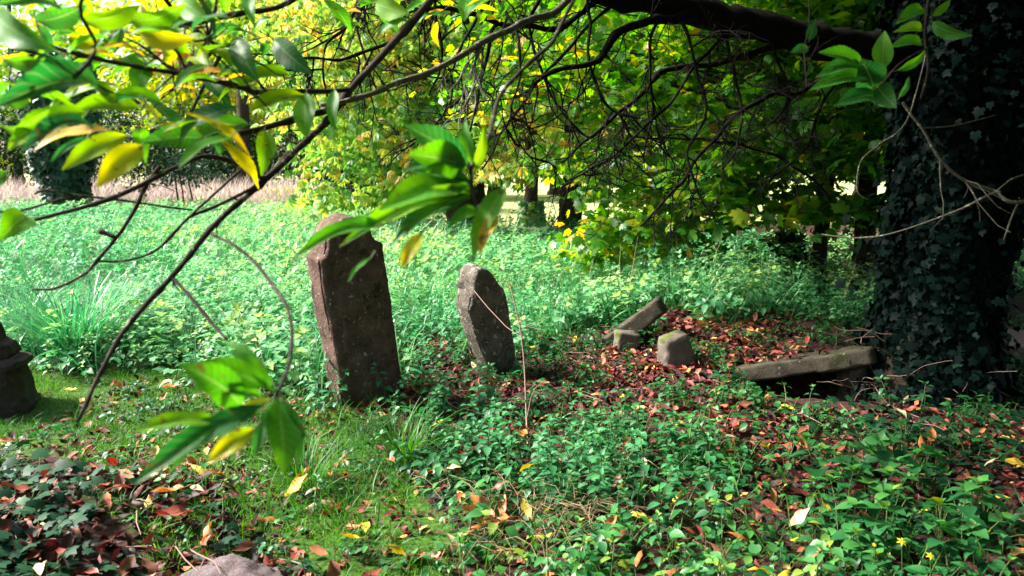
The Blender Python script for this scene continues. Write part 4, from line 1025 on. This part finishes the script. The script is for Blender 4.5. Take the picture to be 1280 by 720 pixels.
# goldenrod patch at the far side of the field
b0 = np.array((-7.5, 28., 0.))
b = MB(); n = 700
o = np.stack((b0[0] + rng.normal(0, .7, n), b0[1] + rng.normal(0, .5, n), rng.uniform(.15, 1.0, n)), 1)
b.add(ELLI2, frames(rndn(n, .6) + (0, 0, .4), rndn(n, .4) + (0, -.3, 1.)) * .17, o, np.clip((o[:, 2] - .5), -.4, .5))
for k in range(40):
    x, y = b0[0] + rng.normal(0, .7), b0[1] + rng.normal(0, .5); b.tube([(x, y, -.05), (x + .03, y, .4), (x + .05, y, .85)], [.012, .01, .006], 4, 1, False)
tag(obj('goldenrod_bush', b, [M['gold'], M['stem']], off=b0), 'yellow flowering clump at the right end of the pink grass', 'plant')
# ------------------------------------------------------------------ ground cover
NET_HI = [nettle(.34, 5, OVATE, s, True, .10) for s in range(5)]
NET_MID = [nettle(.46, 5, OVATE2, s, False, .105) for s in range(6)]
NET_FAR = [nettle(.55, 3, OVATE2, s, False, .20) for s in range(5)]
HERB = [rosette(ROUND, 9, .09, .036, 1), rosette(OVATE, 12, .13, .052, 2, .10), nettle(.20, 4, blade(4, .55, .4, .3, .3, .12), 31, True, .075), nettle(.16, 4, OVATE, 32, True, .06), rosette(TRI, 6, .12, .085, 3, .10), rosette(TRI, 9, .09, .055, 4, .09), rosette(IVYL, 9, .08, .05, 5, .10), rosette(OVATE, 7, .17, .06, 6, .06)]
IVR = [rosette(IVYL, 9, .06, .065, s, .13) for s in range(10, 14)]

INDIV = []   # (kind, template, x, y, scale)
# --- nettle field beyond the stones
f1 = MB()
def clump_scale(x, y): return .72 + .55 * wnoise(x, y, .8, 5) * wnoise(x, y, 2.1, 8)
x, y = pts(-9, 5.5, 4.6, 10, 58, [Z_FIELD], lambda x, y, px, py: rng.random(len(x)) < .35 + .9 * wnoise(x, y, 1.3, 15))
for lo, hi, a_, b_ in ((0, .4, .45, .75), (.4, .62, .6, 1.0), (.62, 1.1, .8, 1.35)):
    w_ = wnoise(x, y, .9, 21); k = (w_ >= lo) & (w_ < hi); scatter(f1, NET_MID, x[k], y[k], a_, b_, .26, patch=.7, ps=.6)
BROAD = [nettle(.32, 4, blade(4, .75, .4, .35, .25, .05), s, False, .15) for s in (41, 42)]
x, y = pts(-6, 3, 4.7, 9.5, 16, [Z_FIELD], lambda x, y, px, py: rng.random(len(x)) < 1.2 * wnoise(x, y, .8, 33)); scatter(f1, BROAD, x, y, .7, 1.3, .3, patch=.4, tint=.22)
x, y = pts(-16, 9, 10, 18, 30, [Z_FIELD], lambda x, y, px, py: rng.random(len(x)) < .35 + .9 * wnoise(x, y, .7, 51)); scatter(f1, NET_FAR, x, y, .6, 1.15, .25, patch=.75, ps=.45)
x, y = pts(-30, 9, 18, 29, 17, [Z_FIELD]); scatter(f1, NET_FAR, x, y, .8, 1.4, .25, patch=.7, ps=.25, tint=.05)
# lower herbs between
x, y = pts(-8, 5, 4.6, 9, 40, [Z_FIELD]); scatter(f1, HERB, x, y, 1.0, 1.9, .3, tint=-.1)
tag(obj('nettle_bed', f1, [M['field'], M['stem']]), kind='stuff')
# --- grass through the field
gb = [grass_blade(.45, .010, l, 4) for l in (.25, .5, .8)] 
f2 = MB()
x, y = pts(-9, 3, 4.7, 11, 260, [Z_FIELD], lambda x, y, px, py: rng.random(len(x)) < 1.5 * wnoise(x, y, .9, 44) ** 1.4); scatter(f2, gb, x, y, .5, 1.25, .25, patch=.5, slot=1)
x, y = pts(-24, 5, 11, 27, 90, [Z_FIELD], lambda x, y, px, py: rng.random(len(x)) < 1.5 * wnoise(x, y, .45, 45) ** 1.4); scatter(f2, [grass_blade(.7, .018, l, 3) for l in (.3, .6)], x, y, .6, 1.25, .25, patch=.5, slot=1)
# short grass in the foreground
sg = [grass_blade(.085, .0042, l, 3) for l in (.3, .7, 1.0)]
x, y = pts(-4, 1.6, 2.2, 6.5, 2300, [Z_GRASS], lambda x, y, px, py: rng.random(len(x)) < 1.15 * wnoise(x, y, 3.1, 7)); scatter(f2, sg, x, y, .4, 1.1, .3, patch=.5, ps=2)
x, y = pts(-1.6, .4, 2.7, 5.4, 260, [[(330, 500), (420, 520), (520, 560), (560, 640), (480, 690), (330, 640), (280, 560)]]); scatter(f2, [grass_blade(.20, .006, l, 4) for l in (.6, .9, 1.2)], x, y, .5, 1.2, .35, patch=.3, tint=-.05)
x, y = pts(-.5, 3.5, 2.2, 4.4, 90, [Z_HERB]); scatter(f2, [grass_blade(.22, .005, l, 4) for l in (.5, .9)], x, y, .5, 1.2, .35, patch=.3, tint=-.1)
f2b = MB(); x, y = pts(-9, 5, 5, 24, 5, [Z_FIELD]); scatter(f2b, [grass_blade(.75, .006, l, 4) for l in (.1, .25, .4)], x, y, .6, 1.2, .2)
tag(obj('dry_grass', f2b, [M['hay']]), kind='stuff')
tag(obj('grass', f2, [M['grass'], M['tuss']]), kind='stuff')
# --- shade greens on the bank and the litter edge, herbs of the foreground
f3 = MB()
x, y = pts(.6, 5.4, 5.2, 10, 46, None, lambda x, y, px, py: inpoly(px, py, [(640, 420), (760, 380), (1000, 340), (1300, 330), (1600, 360), (1600, 440), (1240, 440), (1110, 440), (1000, 438), (940, 408), (860, 392), (800, 400), (830, 440), (760, 430), (690, 450)])); scatter(f3, NET_MID[:3] + HERB, x, y, .6, 1.1, .3, tint=-.12)
x, y = pts(-1.5, 4.4, 4.0, 7.2, 95, [Z_LITTER], lambda x, y, px, py: rng.random(len(x)) < 1.25 * wnoise(x, y, 2.6, 17) ** 1.3); scatter(f3, HERB, x, y, .6, 1.1, .3, tint=-.1)
x, y = pts(-.9, 4.0, 2.1, 5.2, 140, [Z_HERB], lambda x, y, px, py: rng.random(len(x)) < (.12 + 1.05 * wnoise(x, y, 1.7, 9)) * np.where((px > 930) & (py < 650), .45, 1)); scatter(f3, HERB, x, y, .55, 1.25, .25, patch=.35)
x, y = pts(-3, .3, 2.4, 6, 34, [Z_GRASS]); scatter(f3, HERB, x, y, .4, .9, .3, patch=.3)
tag(obj('ground_cover', f3, [M['herb'], M['stem']]), kind='stuff')
f4 = MB()
x, y = pts(-3.6, -.9, 1.9, 4.3, 120, [Z_IVY]); scatter(f4, IVR, x, y, .8, 1.5, .3, patch=.3)
x, y = pts(1.2, 5.5, 3.6, 7, 34, [Z_LITTER], lambda x, y, px, py: (px > 940) & (rng.random(len(x)) < .2 + wnoise(x, y, 1.9, 3))); scatter(f4, IVR, x, y, .6, 1.2, .3, patch=.3, tint=-.05)
x, y = pts(-2.4, -.5, 2.2, 3.6, 40, [Z_LITTER2]); scatter(f4, IVR, x, y, .5, 1.0, .3)
x, y = pts(-1, 4.2, 3.0, 5.2, 9, [Z_HERB]); scatter(f4, IVR, x, y, .6, 1.1, .3)
tag(obj('ground_ivy', f4, [M['ivyb'], M['stem']]), kind='stuff')

# --- leaf litter
LIT = [blade(3, .5, .5, b_, f_, 0, .5) for b_, f_ in ((.2, .5), (.6, -.3), (-.4, .6), (.1, -.7), (.8, .8))]
def litter(mb, x, y, smin, smax, dz=.0, tilt=.4, tint=0.0):
    N = len(x); pick = rng.integers(0, len(LIT), N); sc = rng.uniform(smin, smax, N)
    up = norm(np.stack((rng.normal(0, tilt, N), rng.normal(0, tilt, N), np.ones(N)), 1)); a = rng.uniform(0, 6.28, N)
    d = np.stack((np.cos(a), np.sin(a), np.zeros(N)), 1); d = norm(d - up * np.sum(d * up, 1, keepdims=True))
    O = np.stack((x, y, T(x, y) + .012 + dz + rng.uniform(0, .022, N)), 1) - d * (sc * .5)[:, None]
    Mx = frames(d, up) * sc[:, None, None]
    ti = rng.normal(-.04, .12, N) + (wnoise(x, y, 1.5, 6) - .5) * .3 + tint
    for i, t in enumerate(LIT):
        k = pick == i; mb.add(t, Mx[k], O[k], ti[k])
f5 = MB()
x, y = pts(1.2, 4.5, 3.3, 5.4, 420, [Z_HERB], lambda x, y, px, py: (px > 900) & (py < 660)); litter(f5, x, y, .03, .10, dz=.03)
x, y = pts(-1.6, 6.5, 3.2, 9.0, 620, [Z_LITTER], lambda x, y, px, py: rng.random(len(x)) < .6 + .6 * wnoise(x, y, 1.6, 25)); litter(f5, x, y, .022, .095)
x, y = pts(-3.5, -.4, 2.0, 4.4, 400, [Z_LITTER2]); litter(f5, x, y, .035, .10)
x, y = pts(-3, 5, 2.0, 6, 190, [Z_HERB, Z_GRASS, Z_IVY]); litter(f5, x, y, .03, .09, tint=.05)
x, y = pts(.9, 3.4, 6.6, 8.8, 520, None, lambda x, y, px, py: inpoly(px, py, [(830, 402), (930, 400), (960, 425), (1000, 440), (905, 468), (860, 430)])); litter(f5, x, y, .04, .11, tint=.12)
x, y = pts(.75, 2.0, 5.9, 6.8, 800, None, lambda x, y, px, py: inpoly(px, py, [(740, 462), (900, 458), (960, 490), (860, 510), (730, 500)])); litter(f5, x, y, .04, .10, tint=.22)
x, y = pts(-2, 14, 14, 22, 14, None, lambda x, y, px, py: py < 300); litter(f5, x, y, .10, .22, tint=-.05)
tag(obj('leaf_litter', f5, [M['litter']]), kind='stuff')
# leaves lying on the tomb slab
f6 = MB(); ax_ = np.array(SB) - np.array(SA)
for k in range(110):
    t = random.uniform(-.02, .75); off_ = random.uniform(.0, .6)
    p = np.array(SA) + ax_ * t + np.array((.08 * off_, off_, .012 + .02 * random.random()))
    a = random.uniform(0, 6.28); f6.add(random.choice(LIT), fr((math.cos(a), math.sin(a), random.uniform(-.1, .2)), (random.uniform(-.4, .4), random.uniform(-.4, .4), 1)) * random.uniform(.06, .12), p, random.uniform(-.1, .4))
tag(obj('leaf_litter', f6, [M['litter']], off=SA), kind='stuff')
# twigs and dead stalks
f7 = MB()
def dead(x0, x1, y0, y1, n, poly, L0, L1, r):
    x, y = pts(x0, x1, y0, y1, n, [poly])
    for xx, yy in zip(x, y):
        a = random.uniform(0, 6.28); L = random.uniform(L0, L1); z0 = float(T(xx, yy)) + .025
        p = np.array((xx, yy, z0)); d = np.array((math.cos(a), math.sin(a), random.uniform(-.05, .35)))
        f7.tube(wob([p, p + d * L * .35, p + d * L * .7 + (0, 0, -.02), p + d * L + (0, 0, -.05)], .03, 6, 3), [r, r, r * .8, r * .5], 4, 0, False)
dead(-1, 5, 3.5, 7.5, 14, Z_LITTER, .10, .4, .0032)
dead(-3, -.5, 2.1, 4, 16, Z_LITTER2, .10, .4, .0035)
dead(-1, 4, 2.3, 4.5, 9, Z_HERB, .1, .3, .002)
tag(obj('twig_litter', f7, [M['dry']]), kind='stuff')
# pink tall grass at the far side of the field
f8 = MB()
x, y = pts(-30, -4.5, 25.6, 32.5, 90, None, lambda x, y, px, py: (px < 398) & (px > -300)); scatter(f8, [grass_blade(1.0, .028, l, 3) for l in (.12, .3, .5, .8)], x, y, .5, 1.65, .22, patch=.5, ps=.5)
tag(obj('tall_grass', f8, [M['straw']]), kind='stuff')
# hay-like tangles in the foreground
f9 = MB()
for (px, py, n, s_) in ((735, 655, 150, .17), (690, 650, 80, .13), (770, 610, 60, .10), (640, 690, 60, .14), (600, 645, 40, .1)):
    c_ = G(px, py)
    for k in range(n):
        p = c_ + np.array((random.gauss(0, s_), random.gauss(0, s_ * .8), random.uniform(.0, .13))); L = random.uniform(.08, .22)
        a = random.uniform(0, 6.28); d = np.array((math.cos(a), math.sin(a), random.uniform(-.2, .4)))
        f9.tube(wob([p, p + d * L * .4 + (0, 0, .025), p + d * L], .03, 12, k * .3), [.0014, .0013, .0009], 3, 0, False)
tag(obj('dry_grass', f9, [M['hay']]), kind='stuff')

# --- individual plants: nettles and broad-leaved herbs standing in the foreground
def protos(name, tms, mats, label, cat, group):
    out = []
    for t in tms:
        b = MB(); b.add(t, np.eye(3), np.zeros(3)); me = b.mesh(name)
        for m_ in mats: me.materials.append(m_)
        out.append(me)
    return out
def place(name, meshes, x, y, smin, smax, lean, label, cat, group, dz=0.0):
    src = {}
    for xx, yy in zip(x, y):
        i = random.randrange(len(meshes))
        if i not in src:
            o = bpy.data.objects.new(name, meshes[i]); src[i] = o
        else: o = src[i].copy()
        COL.objects.link(o)
        o.location = (xx, yy, float(T(xx, yy)) + dz); o.rotation_euler = (random.gauss(0, lean), random.gauss(0, lean), random.uniform(0, 6.28))
        s = random.uniform(smin, smax); o.scale = (s, s, s)
        o['label'] = label; o['category'] = cat; o['group'] = group
nm_ = protos('nettle_plant', NET_HI, [M['nettle'], M['stem']], 0, 0, 0)
x, y = pts(-.6, 2.8, 2.6, 5.3, 95, [[(400, 500), (480, 498), (560, 530), (700, 560), (840, 540), (900, 570), (850, 690), (700, 640), (560, 600), (430, 560)]], lambda x, y, px, py: rng.random(len(x)) < .15 + 1.1 * wnoise(x, y, 1.4, 12))
place('nettle_plant', nm_, x[:190], y[:190], .55, 1.0, .18, 'leafy green nettle in the bed in front of the gravestones', 'nettle', 'nettles in front of the gravestones')
x, y = pts(-3.2, .3, 5.0, 8.2, 16, [[(180, 420), (380, 400), (395, 480), (330, 470), (200, 470)]]); place('nettle_plant', nm_, x[:50], y[:50], .8, 1.1, .15, 'taller nettle beside the left edge of the tall gravestone', 'nettle', 'nettles left of the tall gravestone')
x, y = pts(-2, 1, 4.6, 7.5, 60, [[(385, 470), (520, 470), (530, 512), (385, 515)], [(575, 440), (680, 440), (680, 478), (575, 482)]])
place('nettle_plant', nm_, x[:46], y[:46], .55, 1.05, .2, 'nettle growing at the foot of the two upright gravestones', 'nettle', 'nettles at the foot of the gravestones')
bl = protos('broadleaf_herb', [nettle(.30, 4, blade(6, .8, .38, .35, .25, .04), s, True, .15) for s in range(20, 24)], [M['herb'], M['stem']], 0, 0, 0)
x, y = pts(1.0, 3.0, 2.5, 4.2, 30, [[(1000, 590), (1120, 570), (1230, 640), (1290, 760), (1050, 760), (1010, 660)]]); place('broadleaf_herb', bl, x[:40], y[:40], .6, 1.0, .2, 'broad leaved herb in the clump with yellow flowers', 'herb', 'broad leaved herbs among the yellow flowers')
# yellow flowers
def flower(px, py, d, s, lab):
    c_ = P(px, py, d); g0 = np.array((c_[0] + .01, c_[1] + .02, float(T(c_[0], c_[1]))))
    root = empty('yellow_flower', g0); tag(root, lab, 'flower')
    b = MB(); b.tube([g0 - (0, 0, .02), (g0 + c_) / 2 + (.01, 0, 0), c_], [.002, .0018, .0014], 5, 0, False); obj('stem', b, M['stem'], root, g0)
    b = MB(); n = norm(np.array((.1, -.6, .8)))
    for k in range(6):
        a = k * math.pi / 3; u = norm(np.cross(n, (0, 0, 1))); v = np.cross(n, u); b.add(ELLI, fr(u * math.cos(a) + v * math.sin(a) + n * .15, n) * s, c_, 0)
    obj('petals', b, M['flower'], root, g0)
    b = MB(); b.add(ROUND, fr((1, 0, 0), n) * s * .35, c_ + n * .004 - np.array((s * .17, 0, 0)), .4); obj('centre', b, M['fo'], root, g0)
flower(1127, 677, 2.95, .020, 'yellow star flower, upper of two at lower right')
flower(1163, 695, 2.85, .018, 'yellow star flower, lower of two at lower right')
flower(1093, 681, 3.0, .010, 'small yellow flower bud left of the two open flowers')
# grass tussock at left
def tussock(px, py, n, h, w, lean, lab, seed, mat='tuss', spread=.16):
    c_ = G(px, py); r = np.random.default_rng(seed); b = MB()
    bl_ = [grass_blade(h, w, l, 6) for l in (lean * .5, lean, lean * 1.35)]
    a = r.uniform(0, 6.28, n); rad = np.sqrt(r.random(n)) * spread
    o = c_ + np.stack((np.cos(a) * rad, np.sin(a) * rad, np.full(n, -.02)), 1)
    yaw = a + r.normal(0, .5, n)
    Mx = upright(n, .12, yaw - math.pi / 2) * r.uniform(.55, 1.15, n)[:, None, None]
    # blades bend towards their +Y axis: rotate so that it points outwards
    pk = r.integers(0, 3, n); ti = r.normal(0, .14, n)
    for i in range(3):
        k = pk == i; f = frames(np.stack((np.cos(yaw[k]), np.sin(yaw[k]), np.zeros(k.sum())), 1), norm(np.array((0, 0, 1)) + rndn(k.sum(), .10)))
        b.add(bl_[i], f * r.uniform(.55, 1.15, k.sum())[:, None, None], o[k], ti[k])
    tag(obj('grass_tussock', b, [M[mat]], off=c_), lab, 'grass tussock')
tussock(95, 452, 520, .75, .016, .85, 'big arching grass tussock beside the blackened stone', 1, spread=.20)
tussock(30, 432, 300, .66, .014, .8, 'smaller grass tussock behind the blackened stone, left of the big one', 2)
tussock(140, 418, 260, .64, .013, .8, 'grass tussock behind the big one, under the hanging branch', 3)
tussock(505, 575, 150, .34, .007, .95, 'low grass tuft among nettles below the tall gravestone', 4, 'grass', .08)
tussock(380, 605, 160, .26, .0055, .9, 'low grass tuft on the mossy lawn below the hanging leaves', 5, 'grass', .12)
# dry umbel heads, dry stems
def stalk(name, ctrl, r, mat, lab, cat, umbels=(), side=0):
    g0 = np.array(ctrl[0], float); root = empty(name, g0); tag(root, lab, cat)
    b = MB(); q = smooth_path(ctrl, 14); b.tube(q, np.linspace(r, r * .6, 14), 6, 0, False, .1)
    if side: twiglets(b, q, side, .22, r * .5, -.1, .8, 0, 0, .3)
    obj('stem', b, M[mat], root, g0)
    for u in umbels:
        b = MB(); top = np.array(u[:3]); R_ = u[3]
        b.tube([q[9], (q[9] + top) / 2 + (.01, 0, .03), top], [r * .6, r * .5, r * .4], 5, 0, False)
        for k in range(18):
            a = k * 2.4; rr_ = R_ * math.sqrt((k + .5) / 18); e = top + np.array((math.cos(a) * rr_, math.sin(a) * rr_, R_ * .5 - rr_ * .25)); b.tube([top, (top + e) / 2 + (0, 0, .01), e], r * .18, 4, 0, False)
            for j in range(4):
                e2 = e + np.array((math.cos(j * 1.6 + a), math.sin(j * 1.6 + a), .6)) * R_ * .16; b.tube([e, (e + e2) / 2, e2], r * .2, 4, 0, False)
        obj('umbel', b, M[mat], root, g0)
g0 = gp(675, 330); d0 = g0[1] + .2
stalk('dry_hogweed', [g0, P(674, 312, d0), P(672, 300, d0), P(670, 294, d0)], .008, 'cream', 'dry hogweed stalk with two pale umbels in front of the shaded trunks', 'plant', [(*P(667, 288, d0), .11), (*P(682, 287, d0), .10)])
g0 = gp(583, 312); d0 = g0[1]
stalk('dry_hogweed', [g0, P(583, 296, d0), P(584, 288, d0)], .008, 'cream', 'pale dry umbel standing behind the smaller gravestone', 'plant', [(*P(584, 286, d0), .12)])
g0 = G(660, 565); d0 = 5.0
stalk('withered_plant', [g0, P(658, 520, 4.9), P(655, 450, 5.0), P(648, 400, 5.05), P(636, 350, 5.1)], .006, 'dry', 'thin reddish dry stem standing right of the smaller gravestone', 'plant', side=7)
g0 = P(652, 422, 5.05)
# bare twig lying across the small gravestone
b = MB(); b.tube(wob([P(588, 358, 5.55), P(610, 385, 5.35), P(632, 408, 5.2), P(654, 424, 5.05)], .006, 5, 2), [.003, .003, .0028, .002], 5, 0, False)
tag(obj('twig', b, M['dry'], off=P(588, 358, 5.55)), 'bare straight twig leaning across the smaller gravestone', 'twig')
g0 = G(430, 590)
# dead bramble canes and roots at the foot of the ivy trunk
for k, (px, py, lab) in enumerate(((1110, 500, 'tangle of dead pale stems between mossy slab and ivy trunk'), (1185, 505, 'spray of dead pale stems at the foot of the ivy trunk'), (1095, 430, 'dead curling stems on the right end of the mossy slab'))):
    c_ = G(px, py); c_ = c_ + np.array((0, .12, 0)); 
    if k == 2: c_ = P(1095, 434, 5.75)
    b = MB()
    for j in range(22 if k < 2 else 9):
        a = random.uniform(0, 6.28); L = random.uniform(.15, .5); p = c_ + np.array((random.gauss(0, .10), random.gauss(0, .08), random.uniform(0, .12)))
        d = np.array((math.cos(a), math.sin(a) * .7 - .15, random.uniform(-.1, .8)))
        q = wob(smooth_path([p, p + d * L * .5, p + d * L + np.array((0, -.03, -.12 * L))], 9), .06, 5, j); q[:, 2] = np.maximum(q[:, 2], T(q[:, 0], q[:, 1]) + .01); q[:, 1] = np.minimum(q[:, 1], c_[1] + .3)
        b.tube(q, np.linspace(.0042, .0018, 9) * random.uniform(.6, 1.2), 4, 0, False)
    tag(obj('bramble_creeper', b, M['dry'], off=c_), lab, 'dead bramble')

# --- fallen leaves, one by one
FL = {}
shapes = [blade(10, .40, .5, .35, .45, .02, .3), blade(10, .46, .42, -.3, .6, .03, .4), blade(10, .34, .5, .6, -.6, .02, .3)]
def fallen(col, x, y, L, label, group, yaw=None, dz=.02, pitch=None):
    key = (col, random.randrange(3))
    if key not in FL:
        b = MB(); t = shapes[key[1]]; b.add(t, np.eye(3), np.array((0, -.5, 0))); b.tube([(0, -.72, .02), (0, -.6, .0), (0, -.45, 0)], [.008, .009, .006], 4, 0, False)
        me = b.mesh('fallen_leaf'); me.materials.append(M[col]); FL[key] = bpy.data.objects.new('fallen_leaf', me); o = FL[key]
    else: o = FL[key].copy()
    COL.objects.link(o)
    o.location = (x, y, float(T(x, y)) + dz); o.scale = (L, L, L)
    o.rotation_euler = (random.gauss(.15, .3) if pitch is None else pitch, random.gauss(0, .35), random.uniform(0, 6.28) if yaw is None else yaw)
    o['label'] = label; o['category'] = 'fallen leaf'
    if group: o['group'] = group
    return o
special = [('fy', 372, 624, .15, -.7, 'long yellow fallen leaf standing out on the mossy grass under the hanging leaves', None), ('fy', 457, 668, .11, .2, 'yellow fallen leaf on the grass below the low tuft', None), ('fy', 430, 599, .09, .1, 'yellow fallen leaf half upright in the nettles under the tall gravestone', None),
           ('fp', 566, 702, .13, .8, 'pale curled fallen leaf at the bottom edge, left of the dry grass', None), ('fy', 660, 650, .10, .05, 'yellow fallen leaf hanging in herbs right of the big brown leaf', None), ('fy', 579, 636, .09, .3, 'yellow fallen leaf just above the big brown leaf', None),
           ('fp', 396, 641, .13, -1.1, 'buff fallen leaf right of the long yellow one', None), ('fo', 270, 600, .12, -.3, 'orange fallen leaf under the hanging leaf cluster', None), ('fo', 661, 482, .15, .3, 'large orange curled leaf at the foot of the dry stem', None), ('fr', 765, 452, .12, .8, 'red fallen leaf beside the small upright block', None),
           ('fy', 58, 500, .10, 1.2, 'yellow fallen leaf against the blackened stone', None), ('fy', 90, 497, .09, 1.4, 'yellow fallen leaf on grass right of the blackened stone', None), ('fr', 215, 660, .16, -.8, 'long red fallen leaf on the dark litter above the rock', None), ('fo', 335, 655, .13, -1.0, 'orange brown fallen leaf right of the rock on the grass', None),
           ('fo', 868, 545, .09, .5, 'small orange leaf on ivy in front of the mossy slab', None), ('fy', 777, 503, .08, .3, 'small yellow leaf on litter left of the mossy slab', None)]
for col, px, py, L, yw, lab, gr in special:
    g0 = G(px, py); fallen(col, g0[0], g0[1], L, lab, gr, yw, .05)
    STONES.append((g0[0], g0[1], .001))
# big brown compound leaf
g0 = G(612, 668); b = MB()
for a, L in ((-1.5, .15), (-.6, .17), (.35, .14), (2.4, .12)):
    b.add(shapes[1], fr((math.sin(a), math.cos(a) * .9, .25), (-.2, -.5, 1)) * L, g0 + np.array((.02, 0, .06)), .1)
b.tube([g0 + np.array((.06, -.05, .03)), g0 + np.array((.04, -.02, .05)), g0 + np.array((.02, 0, .06))], .003, 5, 0, False)
tag(obj('fallen_leaf', b, M['fo'], off=g0), 'large orange brown compound leaf among low herbs at bottom centre', 'fallen leaf')
def fallen_zone(zn, x0, x1, y0, y1, n, cols, smin, smax, where, dz):
    x, y = pts(x0, x1, y0, y1, 40, [zn], pad=-120)
    NM = {'fy': 'yellow', 'fo': 'orange', 'fb': 'brown', 'fp': 'pale buff', 'fr': 'red'}
    for xx, yy in list(zip(x, y))[:n]:
        cc = random.choice(cols); L = random.uniform(smin, smax)
        fallen(cc, xx, yy, L, f'{NM[cc]} fallen leaf {where}', f'{NM[cc]} leaves {where}', None, dz + random.uniform(0, .03))
fallen_zone(Z_GRASS, -3, .6, 2.6, 5.8, 42, ['fy', 'fo', 'fb', 'fp', 'fb', 'fo'], .07, .13, 'scattered on the mossy grass', .07)
fallen_zone(Z_LITTER, -.8, 4.5, 3.4, 7.2, 110, ['fr', 'fo', 'fb', 'fr', 'fp', 'fb', 'fy'], .06, .12, 'on the dark leaf litter', .06)
fallen_zone(Z_LITTER2, -2.4, -.4, 2.3, 3.8, 40, ['fr', 'fb', 'fb', 'fp', 'fo'], .07, .13, 'on the bare litter above the rock', .03)
fallen_zone(Z_HERB, -.5, 3.4, 2.4, 4.8, 70, ['fy', 'fo', 'fb', 'fr', 'fo', 'fp'], .06, .11, 'caught among the herbs in front', .11)
